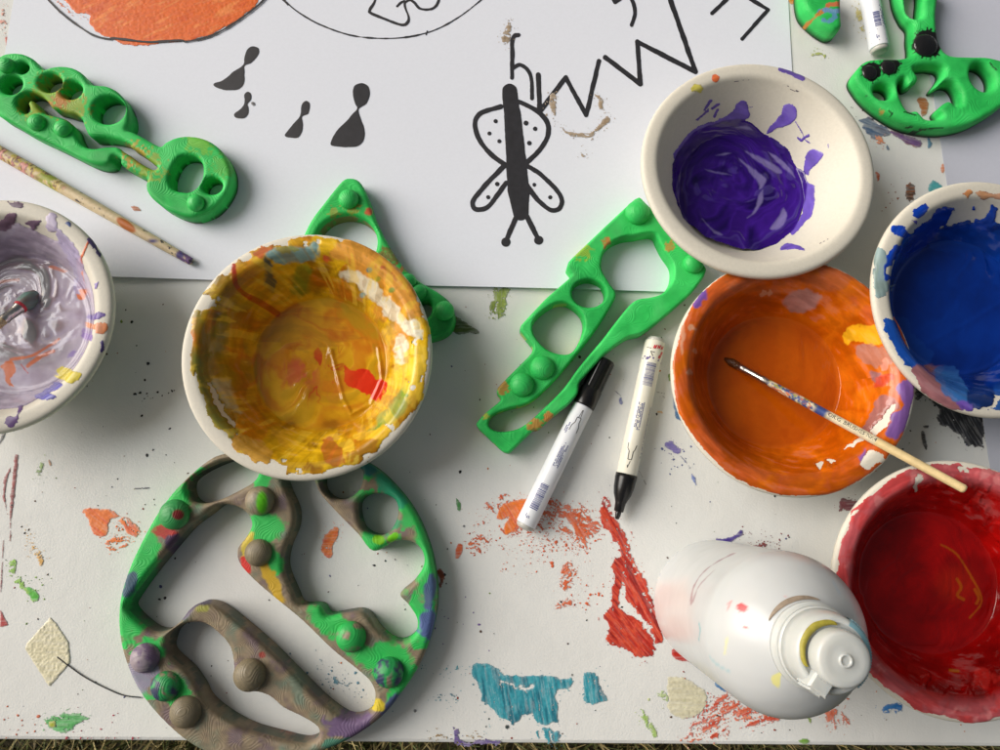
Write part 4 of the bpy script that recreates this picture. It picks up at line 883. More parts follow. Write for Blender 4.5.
    c = over(c, smooth(0, .3, 1 - np.hypot((px - 300) / 55, (py - 330) / 22) + (fbm(px * .03, py * .2, 6) - .5)) * .4, (150, 84, 30))
    rg = np.where(rr > .86, .3, np.where(rr < .62, .07, .16))
    tt = fbm(wx * .03, wy * .08, 55, 3)
    hg = .0006 * np.clip(s / 4, 0, 1) * (.3 + tt * 1.6)
    ridge = np.exp(-(line_sd(px, py, [(333, 352), (345, 400), (353, 415), (372, 405), (384, 380), (380, 350)], 0) / 2.0) ** 2)
    return s, c, rg, hg, (.0088, .0014 * (np.abs(sw - .5) - .1) + .0009 * ridge)
# --- orange
def p_orange(px, py, rr, th, V):
    rag = Rg(px, py, 115, 2); ux, uy = warp(px, py, .13, 8, 903); wx, wy = warp(px, py, .05, 14, 113)
    s = (.992 - rr + .012 * (fbm(np.cos(th) * 3, np.sin(th) * 3, 121, 3) - .5) * 4) * 115 + rag * .4
    g = lambda p: T(660, 260, 2.94, p)
    def hole(q):
        nonlocal s; s = np.minimum(s, -(poly_sd(ux, uy, catmull(g(q), True, 3)) + rag * .5))
    hole([(588, 590), (625, 560), (655, 572), (640, 600), (605, 610)]); hole([(690, 425), (668, 440), (648, 470), (624, 505), (632, 515), (660, 490), (680, 460)])
    hole([(600, 520), (570, 535), (535, 558), (560, 552), (600, 530)]); hole([(454, 600), (475, 598), (470, 615)]); hole([(488, 590), (515, 596), (500, 602)]); hole([(720, 540), (745, 480), (760, 500), (730, 570)])
    t = fbm(wx * .03, wy * .03, 133, 5)
    c = mixc([(186, 82, 5), (206, 98, 8), (218, 110, 14), (194, 88, 6)], (t - .3) / .4)
    fl = smooth(.80, .86, rr); c = over(c, fl * smooth(.42, .6, fbm(wx * .07, wy * .07, 143)) * .6, (206, 96, 50))
    def pol(q, col, al=.95, e=1):
        nonlocal c; d = poly_sd(ux, uy, catmull(g(q), True, 3)) + rag * .5; c = over(c, smooth(-e, e, d) * al, col)
    pol([(360, 120), (400, 90), (465, 95), (470, 120), (430, 150), (380, 145)], (176, 140, 140), .8, 2)
    pol([(190, 70), (260, 60), (340, 85), (350, 110), (280, 100), (230, 90)], (176, 100, 60), .5, 3)
    pol([(420, 60), (520, 30), (560, 60), (500, 90)], (176, 96, 60), .6, 3)
    pol([(540, 205), (580, 192), (640, 190), (665, 240), (620, 250), (590, 235), (550, 240)], (240, 176, 30)); 
    pol([(575, 265), (620, 245), (680, 275), (690, 300), (640, 310), (600, 300)], (176, 118, 100), .85); pol([(625, 330), (650, 330), (645, 365), (620, 350)], (150, 110, 120), .8)
    pol([(640, 345), (680, 335), (690, 355), (640, 375), (628, 370)], (214, 70, 50), .8); pol([(655, 292), (672, 290), (672, 315), (655, 318)], (226, 150, 130), .9)
    pol([(610, 470), (640, 410), (680, 400), (700, 430), (650, 480), (625, 520), (600, 500)], (160, 110, 110), .85)
    pol([(700, 370), (745, 350), (748, 430), (720, 500), (690, 530), (660, 510), (690, 450), (715, 420)], (118, 86, 160), .95); pol([(580, 575), (610, 555), (590, 590)], (118, 86, 160), .9)
    pol([(98, 130), (128, 92), (136, 100), (118, 140)], (112, 80, 170), .95)
    for q in ((95, 200), (95, 268), (85, 330), (300, 95), (320, 92)): pol([(q[0] - 9, q[1]), (q[0], q[1] - 10), (q[0] + 9, q[1]), (q[0], q[1] + 8)], (214, 170, 140), .7)
    pol([(60, 190), (72, 180), (70, 250), (58, 270)], (222, 180, 150), .5)
    pol([(360, 650), (440, 610), (475, 630), (460, 660), (390, 668)], (200, 92, 14), .6, 2)
    rg = np.where(rr > .84, .3, np.where(rr < .6, .06, .14)); sw = swirl(px, py, (780, 375), .02, 177, .06, 3); c = over(c, smooth(.64, .56, rr) * .7, (182, 80, 6))
    lump = np.exp(-(np.hypot((px - 800) / 16, (py - 478) / 6)) ** 2) + .8 * np.exp(-(np.hypot((px - 716) / 30, (py - 295) / 6)) ** 2)
    hg = .0005 * np.clip(s / 4, 0, 1) * (.3 + 1.6 * fbm(wx * .06, wy * .06, 155, 3)) + .0015 * lump
    return s, c, rg, hg, (.0100, .0003 * (sw - .5) * 2)
# --- blue
def p_blue(px, py, rr, th, V):
    rag = Rg(px, py, 215, 2); ux, uy = warp(px, py, .13, 8, 904); wx, wy = warp(px, py, .05, 14, 213); g = lambda p: T(860, 170, 2.885, p)
    lim = .84 + .05 * (fbm(np.cos(th) * 3, np.sin(th) * 3, 221, 3) - .5) * 4
    s = (lim - rr) * 115 + rag * .6 - 14 * smooth(236, 222, py + .12 * (px - 950) + rag * 2) 
    t = fbm(wx * .03, wy * .03, 233, 4); c = mixc([(5, 32, 100), (7, 46, 132), (10, 60, 158)], (t - .3) / .4)
    c = over(c, smooth(.70, .8, rr) * smooth(.45, .6, fbm(wx * .06, wy * .06, 235)) * .6, (40, 96, 180))
    def pol(q, col, al=.95, e=1, ad=True, G=g):
        nonlocal c, s; d = poly_sd(ux, uy, catmull(G(q), True, 3)) + rag * .5; c = over(c, smooth(-e, e, d) * al, col)
        if ad: s = np.maximum(s, d)
    BLU = (16, 66, 184)
    pol([(150, 130), (160, 105), (190, 100), (192, 125), (170, 138)], BLU); pol([(148, 150), (165, 145), (160, 165)], (100, 90, 180)); pol([(90, 165), (120, 160), (146, 180), (138, 192), (95, 188)], BLU)
    pol([(140, 200), (220, 120), (275, 105), (270, 125), (220, 180), (150, 250), (110, 240)], (10, 50, 160)); pol([(70, 255), (100, 218), (120, 225), (100, 260), (80, 290), (95, 310), (75, 325), (50, 300)], BLU)
    pol([(40, 235), (75, 235), (70, 300), (90, 340), (60, 370), (42, 340)], (160, 184, 172), .8); pol([(68, 430), (100, 430), (130, 470), (190, 550), (170, 575), (130, 560), (80, 480)], (24, 78, 170))
    pol([(320, 115), (335, 105), (338, 118)], BLU); pol([(315, 160), (360, 130), (375, 105), (395, 115), (385, 150), (350, 175), (325, 175)], (24, 66, 170))
    pol([(225, 175), (300, 170), (420, 180), (420, 240), (200, 240)], (14, 60, 150), .8)
    pol([(150, 575), (220, 570), (260, 640), (320, 690), (250, 685), (180, 640)], (170, 110, 100), .85); pol([(210, 570), (260, 580), (300, 620), (310, 670), (250, 650), (220, 610)], (60, 120, 190), .85)
    pol([(280, 665), (320, 670), (325, 695), (290, 690)], (110, 80, 180)); pol([(310, 640), (340, 625), (380, 640), (388, 670), (360, 692), (325, 680), (305, 660)], (22, 50, 110), .95)
    pol([(300, 60), (320, 62), (318, 80), (300, 76)], (220, 150, 90)); pol([(330, 62), (420, 66), (420, 82), (345, 84)], (222, 166, 110), .8)
    pol([(330, 720 - 30), (380, 690), (420, 640), (420, 690)], (60, 110, 180), .4)
    rg = np.where(rr > .84, .3, np.where(rr < .6, .06, .16)); sw = swirl(px, py, (930, 280), .02, 277, .06, 3); c = over(c, smooth(.64, .56, rr) * .6, (7, 46, 134))
    hg = .0005 * np.clip(s / 4, 0, 1) * (.3 + 1.6 * fbm(wx * .06, wy * .06, 255, 3)) + .002 * np.exp(-(np.hypot((px - 980) / 10, (py - 400) / 8)) ** 2)
    ridge = np.exp(-(line_sd(px, py, [(920, 345), (960, 325), (1000, 300)], 0) / 3) ** 2)
    return s, c, rg, hg, (.0125, .0005 * (sw - .5) * 2 + .0003 * ridge)
# --- red
def p_red(px, py, rr, th, V):
    rag = Rg(px, py, 315, 2); ux, uy = warp(px, py, .13, 8, 905); wx, wy = warp(px, py, .05, 14, 313); g = lambda p: T(820, 440, 2.5, p)
    s = (.985 - rr + .016 * (fbm(np.cos(th) * 5, np.sin(th) * 5, 321, 3) - .5) * 4) * 115 + rag * .7
    t = fbm(wx * .03, wy * .03, 333, 4); c = mixc([(116, 6, 6), (154, 9, 9), (180, 14, 12)], (t - .3) / .4)
    c = over(c, smooth(.82, .88, rr) * .85, (204, 98, 104)); c = over(c, smooth(.86, .9, rr) * smooth(.56, .66, fbm(wx * .06, wy * .06, 339)) * .6, (222, 140, 140)); 
    c = over(c, smooth(.66, .74, rr) * smooth(.5, .62, fbm(wx * .05, wy * .05, 335)) * .5, (206, 50, 44))
    def pol(q, col, al=.95, e=1):
        nonlocal c; d = poly_sd(ux, uy, catmull(g(q), True, 3)) + rag * .5; c = over(c, smooth(-e, e, d) * al, col)
    def hole(q):
        nonlocal s; s = np.minimum(s, -(poly_sd(ux, uy, catmull(g(q), True, 3)) + rag * .5))
    hole([(246, 85), (252, 100), (238, 122), (232, 118)]); hole([(80, 190), (98, 175), (92, 188)]); hole([(88, 145), (100, 140), (92, 155)]); hole([(345, 70), (370, 72), (365, 80), (350, 80)])
    c = over(c, smooth(1.0, .2, np.hypot((px - 950) / 30, (py - 583) / 26)) * .4, (176, 50, 16))
    for l, w_ in (([(330, 345), (340, 365), (330, 385), (345, 395)], 1.6), ([(372, 370), (382, 390), (376, 405)], 1.5), ([(325, 578), (345, 580)], 1.5), ([(290, 260), (330, 285), (370, 350), (390, 400), (360, 440)], 1.0)):
        c = over(c, smooth(-.6, .8, line_sd(px, py, catmull(g(l), False, 4), w_) + rag * .3) * .7, (176, 104, 10))
    rg = np.where(rr > .84, .34, np.where(rr < .6, .06, .13)); sw = swirl(px, py, (925, 590), .02, 377, .07, 3); c = over(c, smooth(.64, .56, rr) * .35, (146, 9, 9))
    hg = .0005 * np.clip(s / 4, 0, 1) * (.3 + 1.8 * fbm(wx * .06, wy * .06, 355, 3)) + .0012 * smooth(.55, .7, fbm(wx * .05, wy * .05, 356)) * (rr > .66)
    return s, c, rg, hg, (.0095, .0012 * (sw - .5))
# --- lilac
def p_lilac(px, py, rr, th, V):
    rag = Rg(px, py, 415, 2); ux, uy = warp(px, py, .13, 8, 906); wx, wy = warp(px, py, .05, 14, 413); g = lambda p: T(0, 190, 3.0, p)
    s = (.80 - rr + .02 * (fbm(np.cos(th) * 3, np.sin(th) * 3, 421, 3) - .5) * 4) * 115 + rag * .6
    t = fbm(wx * .03, wy * .05, 433, 4); c = mixc([(168, 156, 176), (180, 170, 190), (190, 182, 198), (174, 162, 180)], (t - .3) / .4)
    sw = swirl(px, py, (30, 305), .05, 477, .055, 4); near = smooth(70, 40, np.hypot(px - 32, py - 308))
    c = over(c, near * smooth(.46, .6, sw) * .75, (136, 116, 118)); c = over(c, near * smooth(.44, .36, sw) * .6, (206, 198, 206)); c = over(c, near * smooth(.60, .68, sw) * .5, (110, 130, 130))
    def pol(q, col, al=.95, e=1):
        nonlocal c, s; d = poly_sd(ux, uy, catmull(g(q), True, 3)) + rag * .5; c = over(c, smooth(-e, e, d) * al, col); s = np.maximum(s, d)
    def ln_(q, w_, col, al=.95, ad=True):
        nonlocal c, s; d = line_sd(px, py, catmull(g(q), False, 4), w_) + rag * .35; c = over(c, smooth(-.7, .7, d) * al, col); s = np.maximum(s, d) if ad else s
    O = (214, 112, 60)
    pol([(130, 90), (145, 65), (165, 75), (175, 110), (160, 125), (140, 120)], (190, 180, 206)); 
    ln_([(265, 155, ), (250, 190), (240, 210)], 1.6, O); ln_([(240, 210), (246, 250), (256, 300), (262, 330)], 2.6, O)
    pol([(36, 530), (60, 515), (72, 540), (60, 575), (62, 600), (45, 590), (36, 560)], O); ln_([(60, 515), (120, 505), (180, 470), (200, 455)], 1.4, O, .8); ln_([(110, 535), (150, 505), (185, 490)], 2.0, O, .8); ln_([(90, 530), (110, 555)], .7, (190, 70, 60), .8)
    ln_([(0, 300), (30, 285), (80, 280)], 1.6, O, .6); ln_([(170, 235), (205, 245)], 2, O, .6)
    pol([(200, 90), (215, 98), (212, 112), (196, 105)], (60, 84, 140)); pol([(262, 150), (280, 150), (300, 190), (296, 200), (275, 180)], (70, 60, 110)); pol([(78, 98), (100, 92), (124, 88), (118, 105), (105, 120), (92, 112)], (110, 84, 110)); pol([(0, 90), (40, 70), (50, 85), (30, 112), (0, 115)], (116, 88, 110)); pol([(28, 40), (65, 36), (60, 48), (30, 50)], (110, 90, 110))
    pol([(280, 280), (300, 275), (290, 300)], (120, 100, 180)); pol([(285, 365), (318, 370), (310, 385), (300, 395), (280, 390)], (106, 84, 160)); pol([(284, 405), (318, 398), (324, 420), (310, 435), (285, 432)], (222, 140, 90)); pol([(296, 462), (310, 450), (316, 475), (302, 488)], (70, 56, 120))
    pol([(188, 560), (215, 540), (250, 552), (240, 572), (200, 578)], (226, 208, 60)); pol([(106, 625), (140, 600), (178, 580), (180, 595), (150, 612), (170, 622), (130, 630)], (90, 90, 180)); pol([(10, 700), (30, 680), (50, 675), (60, 650), (75, 645), (70, 665), (50, 690), (30, 715)], (100, 70, 130)); pol([(225, 500), (250, 480), (240, 510)], (150, 130, 190)); pol([(270, 430), (280, 440), (265, 455)], (140, 110, 180))
    pol([(165, 110), (210, 140), (240, 190), (245, 240), (262, 300), (250, 320), (220, 240), (180, 160)], (176, 166, 200), .9)
    rg = np.where(rr > .80, .35, np.where(near > .3, .12, .24))
    hg = .0006 * np.clip(s / 4, 0, 1) * (.3 + 1.5 * fbm(wx * .06, wy * .06, 455, 3))
    return s, c, rg, hg, (.0135, .0026 * (sw - .5) * near)
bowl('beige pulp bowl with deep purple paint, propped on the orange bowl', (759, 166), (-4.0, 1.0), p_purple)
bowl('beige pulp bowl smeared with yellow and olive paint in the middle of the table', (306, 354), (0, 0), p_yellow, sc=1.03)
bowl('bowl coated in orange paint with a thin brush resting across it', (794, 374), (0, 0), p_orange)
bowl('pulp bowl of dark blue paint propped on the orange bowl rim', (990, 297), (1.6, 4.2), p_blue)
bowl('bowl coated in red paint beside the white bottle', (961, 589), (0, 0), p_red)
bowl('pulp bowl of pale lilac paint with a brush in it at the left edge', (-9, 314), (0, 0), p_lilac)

# ------------------------------------------------------------------ rods: brushes and markers
def frame(a, b):
    a = np.array(a, float); b = np.array(b, float); d = b - a; L_ = np.linalg.norm(d); d /= L_
    up = np.array([0, 0, 1.]); s_ = np.cross(d, up); s_ /= np.linalg.norm(s_); u = np.cross(s_, d)
    return a, d, s_, u, L_
def rod(fr_, prof, n=28, nsub=1):
    """prof: list of (t metres, radius) ; returns V,F"""
    a, d, s_, u, L_ = fr_
    P = np.array(prof)
    th = np.linspace(0, 2 * math.pi, n, endpoint=False)
    V = a + P[:, 0][None, :, None] * d + (P[:, 1][None, :, None]) * (np.cos(th)[:, None, None] * s_ + np.sin(th)[:, None, None] * u)
    return V.reshape(-1, 3), grid_faces(n, len(P), True)
def dense(prof, step=.001):
    P = np.array(prof); out = []
    for i in range(len(P) - 1):
        k = max(1, int(abs(P[i + 1, 0] - P[i, 0]) / step))
        for j in range(k): out.append(P[i] + (P[i + 1] - P[i]) * j / k)
    out.append(P[-1]); return np.array(out)
def decal(fr_, quads, r):
    """quads: (t0,t1,phi0,phi1) patches hugging a cylinder; phi 0 = straight up"""
    a, d, s_, u, L_ = fr_; V = []; Fq = []
    for (t0, t1, p0, p1) in quads:
        k = 4; b = len(V)
        for i in range(k + 1):
            p = p0 + (p1 - p0) * i / k
            for t in (t0, t1): V.append(a + d * t + r * (math.sin(p) * s_ + math.cos(p) * u))
        for i in range(k): Fq.append((b + 2 * i, b + 2 * i + 1, b + 2 * i + 3, b + 2 * i + 2))
    return V, Fq
def dline(fr_, pts, r, w_=.0003):
    a, d, s_, u, L_ = fr_; V = []; Fq = []
    for (t0, p0), (t1, p1) in zip(pts, pts[1:]):
        A0 = np.array([t0, p0 * r]); B0 = np.array([t1, p1 * r]); e = B0 - A0; nn = np.array([-e[1], e[0]]) / (np.linalg.norm(e) + 1e-9) * w_
        b = len(V)
        for q in (A0 + nn, A0 - nn, B0 - nn, B0 + nn): V.append(a + d * q[0] + r * (math.sin(q[1] / r) * s_ + math.cos(q[1] / r) * u))
        Fq.append((b, b + 1, b + 2, b + 3))
    return V, Fq
def join(*vf):
    V = []; Fq = []
    for v, f in vf:
        b = len(V); V += list(v); Fq += [tuple(i + b for i in q) for q in f]
    return V, Fq
rr_ = random.Random(3)
def textrows(t0, t1, ph, rows, dp, seed=0):
    q = []; r2 = random.Random(seed)
    for k in range(rows):
        t = t0 + r2.random() * .002; p = ph + k * dp
        while t < t1 - r2.random() * .006:
            l_ = r2.uniform(.0005, .0009)
            if r2.random() > .16: q.append((t, t + l_, p, p + dp * r2.uniform(.5, .75)))
            t += l_ + .00025
    return q
def bars(t0, t1, p0, p1, seed=0):
    q = []; t = t0; r2 = random.Random(seed)
    while t < t1:
        l_ = r2.choice([.0003, .0004, .0007]); q.append((t, t + l_, p0, p1 + r2.uniform(-.06, .0))); t += l_ + r2.choice([.0003, .0005])
    return q
def marker(name, label, tail, front, capped, z=.0078, seed=1, group='markers', tsplit=None, Lt=None):
    fr_ = frame(W(*tail, z), W(*front, z)); a, d, s_, u, L_ = fr_
    Lt = Lt or L_
    org = a.copy(); org[2] = .0008
    root = thing(name, label, 'marker', org, group=group); R_ = .0074
    bl = tsplit
    mt = M_white if capped or seed == 9 else M_cream
    V, Fq = rod(fr_, [(.0028, 0), (.0028, .0066), (.003, R_ - .0002), (.0036, R_), (bl - .0005, R_), (bl, R_ - .0003), (bl, 0)], 48); mesh('barrel', V - org, Fq[:, ::-1], mt, root)
    V, Fq = rod(fr_, [(-.0008, 0), (-.0008, .0030), (-.0002, .0048), (0, .0055), (.001, .0064), (.0028, .0066), (.0032, .0064)], 40); mesh('end_plug', V - org, Fq[:, ::-1], M_end, root)
    if capped:
        V, Fq = rod(fr_, [(bl, 0), (bl, .0079), (bl + .0012, .0081), (bl + .014, .0080), (bl + .0142, .0076), (Lt - .001, .0072), (Lt, .0062), (Lt, .0052), (Lt - .003, .005), (Lt - .003, 0)], 48)
        o = mesh('cap', V - org, Fq[:, ::-1], M_black, root)
        ribs = []
        for k in range(12):
            p = k * math.pi / 6; rb = decal(fr_, [(bl + .015, Lt - .0015, p - .05, p + .05)], .0078); ribs.append(rb)
        V, Fq = join(*ribs); mesh('cap_ridges', np.array(V) - org, Fq, M_black, root)
    elif seed != 9:
        V, Fq = rod(fr_, [(bl, 0), (bl, .0078), (bl + .003, .0078), (bl + .010, .0072), (bl + .015, .0062), (bl + .019, .0045), (bl + .021, .0038), (bl + .027, .0034), (bl + .0275, .0022)], 48); mesh('collar', V - org, Fq[:, ::-1], M_black, root)
        V, Fq = rod(fr_, [(bl + .027, .0021), (bl + .030, .0020), (bl + .0325, .0014), (bl + .033, 0)], 24); mesh('nib', V - org, Fq[:, ::-1], M_blackpaint, root)
    return root, fr_, org, bl
# capped marker: printed side up
root, fr_, org, bl = marker('marker_pen', 'white marker with its black cap on, left of the uncapped one', (524, 528), (606, 360), True, tsplit=.098)
Q = bars(.015, .035, -.50, .38, 5) + textrows(.0055, .0125, -.5, 3, .17, 7)
Q += textrows(.048, .068, -.25, 4, .16, 11) + textrows(.074, .084, -.8, 2, .2, 4)
V, Fq = join(decal(fr_, Q, .00752)); o = mesh('label_print', np.array(V) - org, Fq, M_print, root)
V, Fq = dline(fr_, [(.077, -.32), (.081, -.30), (.084, -.12), (.088, -.12), (.088, .28), (.084, .28), (.081, .46), (.077, .48)], .00754, .00025)
V2, F2 = dline(fr_, [(.088, .0), (.094, .06), (.094, .12), (.088, .2)], .00754, .00018)
V, Fq = join((V, Fq), (V2, F2)); mesh('label_drawing', np.array(V) - org, Fq, M_ink, root)
root, fr_, org, bl = marker('marker_pen', 'uncapped white marker with a black nib and red scribbles, beside the capped one', (656, 338), (617, 519), False, tsplit=.1035)
Q = bars(.0205, .038, -.45, .55, 15) + textrows(.0365, .038, -.3, 2, .2, 3) + textrows(.050, .074, -.1, 4, .16, 21) + textrows(.050, .095, -1.0, 1, .16, 2)
V, Fq = decal(fr_, Q, .00752); mesh('label_print', np.array(V) - org, Fq, M_print, root)
V, Fq = join(dline(fr_, [(.082, -.32 + .1), (.086, -.2 + .1), (.087, 0), (.093, .02), (.093, .36), (.087, .4), (.085, .6), (.081, .62)], .00754, .00025), dline(fr_, [(.094, .1), (.099, .25), (.097, .3)], .00754, .0002)); mesh('label_drawing', np.array(V) - org, Fq, M_ink, root)
pr = []
for (t, p) in ((.006, -.9), (.006, -.5), (.0065, -.1), (.010, -1.0), (.013, -.8)):
    pr.append(dline(fr_, [(t, p), (t + .003, p + .12), (t + .0005, p + .22), (t + .0032, p + .3)], .00755, .0004))
V, Fq = join(*pr); mesh('red_scribble', np.array(V) - org, Fq, M_red, root)
V, Fq = join(dline(fr_, [(.0185, -1.2), (.0175, -.6), (.0168, 0), (.0172, .6), (.018, 1.2)], .00755, .0007), dline(fr_, [(.016, .3), (.0185, .6), (.016, 1.0)], .00757, .0006)); mesh('purple_scribble', np.array(V) - org, Fq, M_purp, root)
V, Fq = join(dline(fr_, [(.0095, .0), (.0098, .5), (.0095, .9)], .00755, .00025), dline(fr_, [(.0125, 0), (.0122, .4), (.0155, .1)], .00755, .0003)); mesh('pen_marks', np.array(V) - org, Fq, M_ink, root)
# third marker runs off the top edge
root, fr_, org, bl = marker('marker_pen', 'white marker between two green toys at the top right edge', (880, 52), (856, -70), False, seed=9, tsplit=.092)
Q = bars(.018, .030, -.55, .15, 25) + textrows(.008, .014, -.8, 3, .18, 8) + textrows(.016, .040, .25, 3, .18, 9)
V, Fq = decal(fr_, Q, .00752); mesh('label_print', np.array(V) - org, Fq, M_print, root)
V, Fq = join(dline(fr_, [(.0065, -1.2), (.0065, -.4), (.0065, .4), (.0065, 1.2)], .00754, .0002), dline(fr_, [(.0155, -1.2), (.0155, -.4), (.0155, .4), (.0155, 1.2)], .00754, .00015)); mesh('label_lines', np.array(V) - org, Fq, M_purp, root)
V, Fq = rod(fr_, [(bl, 0), (bl, .0079), (bl + .014, .008), (bl + .03, .0072), (bl + .04, 0)], 40); mesh('cap', V - org, Fq[:, ::-1], M_black, root)

def brush_handle(fr_, prof, root, org, colf, name='handle'):
    V, Fq = rod(fr_, dense(prof, .0007), 36); px, py = proj(V)
    a, d, s_, u, L_ = fr_; t = (V - a) @ d; ph = np.arctan2((V - a) @ s_, (V - a) @ u)
    return mesh(name, V - org, Fq[:, ::-1], M_wood, root, col=colf(t, ph, px, py, L_))
# brush lying on the paper, top left, leaving the frame
fr_ = frame(W(192, 262, .0042), W(-60, 118, .0056)); org = W(192, 262, 0); org[2] = .001
root = thing('paint_brush', 'long brush handle spattered with paint lying on the paper at the left', 'paint brush', org, group='paint brushes')
def bc(t, ph, px, py, L_):
    x = px; n1 = fbm(t * 420, ph * 1.2 + 9, 511, 4); n2 = fbm(t * 260 + 30, ph * 1.4 + 5, 521, 4); c = mixc([(196, 176, 140), (222, 204, 168)], n1)
    c = over(c, smooth(-1, 1, 2.6 - np.hypot(px - 180, (py - 255)) / 1.6 + 0), (70, 60, 120)); c = over(c, smooth(0, 2, 8 - np.abs(px - 186)) * smooth(.45, .5, n1), (110, 80, 130))
    c = over(c, smooth(3, 0, np.hypot((px - 153) / 3, (py - 241) / 1.2)), (50, 50, 120))
    c = over(c, smooth(1.1, .8, np.hypot((px - 126 - (py - 225) * .9) / 7, (py - 225) / 8)), (186, 104, 40))
    m = smooth(75, 50, px); c = over(c, m * smooth(.40, .46, n1), (206, 184, 96)); c = over(c, m * smooth(.5, .56, n2), (150, 100, 100)); c = over(c, m * smooth(.58, .62, n1), (120, 90, 70)); c = over(c, m * smooth(.60, .64, n2), (214, 150, 140))
    c = over(c, smooth(18, 4, np.abs(px - 48)) * smooth(.42, .48, n2), (150, 160, 60)); c = over(c, smooth(.68, .7, n2) * (px > 75), (60, 50, 60)); return c
brush_handle(fr_, [(0, 0), (.0002, .0022), (.001, .0029), (.03, .0035), (.09, .0043), (.15, .0049), (.26, .0045), (.26, 0)], root, org, bc)
# brush resting across the orange bowl
p0 = W(738, 366, .0135); p1 = W(966, 490, .069)
fr_ = frame(p0, p1); org = p0.copy(); a, d, s_, u, L_ = fr_
root = thing('paint_brush', 'thin pale wooden brush resting across the orange bowl rim', 'paint brush', org, group='paint brushes')
def bc2(t, ph, px, py, L_):
    n1 = fbm(t * 380, ph * 1.1 + 9, 611, 3); n2 = fbm(t * 200 + 30, ph * 1 + 5, 621, 3)
    c = mixc([(206, 184, 134), (222, 200, 150)], fbm(t * 20, ph * 4 + 9, 3)); m = smooth(.075, .06, t)
    c = over(c, smooth(.104, .102, t), (216, 206, 176)); c = over(c, m * smooth(.40, .5, n1), (190, 180, 160)); c = over(c, m * smooth(.5, .56, n2), (150, 146, 70)); c = over(c, m * smooth(.56, .6, n1), (60, 80, 130)); c = over(c, m * smooth(.36, .32, n2), (190, 110, 70))
    c = over(c, smooth(.006, .002, np.abs(t - .064)), (50, 70, 130)); return c
LB = L_
brush_handle(fr_, [(.022, 0), (.022, .0022), (.05, .0029), (.11, .0030), (LB - .0015, .0028), (LB - .0003, .0022), (LB, .0012), (LB, 0)], root, org, bc2)
V, Fq = rod(fr_, [(0, 0), (0, .0026), (.004, .0025), (.018, .0024), (.0185, .0027), (.021, .0027), (.024, .0024)], 30); mesh('ferrule', V - org, Fq[:, ::-1], M_metal, root)
V, Fq = rod(fr_, [(-.012, .0), (-.011, .0012), (-.006, .0030), (-.001, .0029), (.001, .0025)], 24); mesh('bristles', V - org, Fq[:, ::-1], M_bristle, root)
# printed name on the handle
cu = bpy.data.curves.new('printed_name', 'FONT'); cu.body = 'ORIG. BRUSHES Nr.4'; cu.size = .0036; cu.resolution_u = 2
to = bpy.data.objects.new('tmp', cu); S.collection.objects.link(to)
dg = bpy.context.evaluated_depsgraph_get(); tm = to.evaluated_get(dg).to_mesh()
TV = [np.array(v.co) for v in tm.vertices]; TF = [tuple(p.vertices) for p in tm.polygons]
to.evaluated_get(dg).to_mesh_clear(); bpy.data.objects.remove(to)
tw = max(v[0] for v in TV); V = []
for v in TV:
    t = .069 + v[0] / tw * .034; q = (v[1] - .0013) / .0030; V.append(a + d * t + .00312 * (math.sin(-q) * s_ + math.cos(q) * u))
o = mesh('printed_name', np.array(V) - org, TF, M_ink, root, flat=True)
# brush in the lilac bowl
fr_ = frame(W(24, 304, .018), W(-60, 370, .06)); org = fr_[0].copy()
root = thing('paint_brush', 'brush standing in the lilac paint with a metal ferrule', 'paint brush', org, group='paint brushes')
V, Fq = rod(fr_, [(-.014, 0), (-.012, .004), (-.006, .0062), (0, .0058), (.003, .0046)], 30)
px, py = proj(V); n_ = fbm(px * .2, py * .2, 5); mesh('bristles', V - org, Fq[:, ::-1], M_wood, root, col=mixc([(110, 96, 100), (110, 150, 140), (120, 96, 90)], (n_ - .3) / .4))
V, Fq = rod(fr_, [(.0025, 0), (.0025, .0045), (.005, .0047), (.006, .0040), (.016, .0035), (.018, .0038), (.02, .0032)], 30); mesh('ferrule', V - org, Fq[:, ::-1], M_metal, root)
V, Fq = rod(fr_, [(.0018, 0), (.0018, .0046), (.0034, .005), (.005, .0048)], 30); mesh('paint_blob', V - org, Fq[:, ::-1], M_red, root)
brush_handle(fr_, [(.02, 0), (.02, .0032), (.05, .0038), (.1, .0036), (.14, .0022), (.14, 0)], root, org, lambda t, ph, px, py, L_: mixc([(150, 120, 90), (206, 190, 150), (176, 150, 110)], (fbm(t * 300, ph * 1.2 + 9, 3) - .3) / .4))

# black thread
pts = catmull(T(0, 430, 2.344, [(134, 532), (160, 552), (200, 580), (250, 606), (290, 622), (330, 627)]), False, 8)
V = []; k = 6
for i, p in enumerate(pts):
    q = W(p[0], p[1], .0008); nx_ = W(pts[min(i + 1, len(pts) - 1)][0], pts[min(i + 1, len(pts) - 1)][1], .0008) - W(pts[max(i - 1, 0)][0], pts[max(i - 1, 0)][1], .0008); nx_ /= np.linalg.norm(nx_); sd_ = np.array([-nx_[1], nx_[0], 0])
    for j in range(k): an = j / k * 6.283; V.append(q + .00042 * (math.cos(an) * sd_ + math.sin(an) * np.array([0, 0, 1.])))
Fq = []
for i in range(len(pts) - 1):
    for j in range(k): Fq.append((i * k + j, i * k + (j + 1) % k, (i + 1) * k + (j + 1) % k, (i + 1) * k + j))
tag(mesh('thread', V, Fq, M_ink), 'thin black thread curving from the cream diamond to the round toy', 'thread')

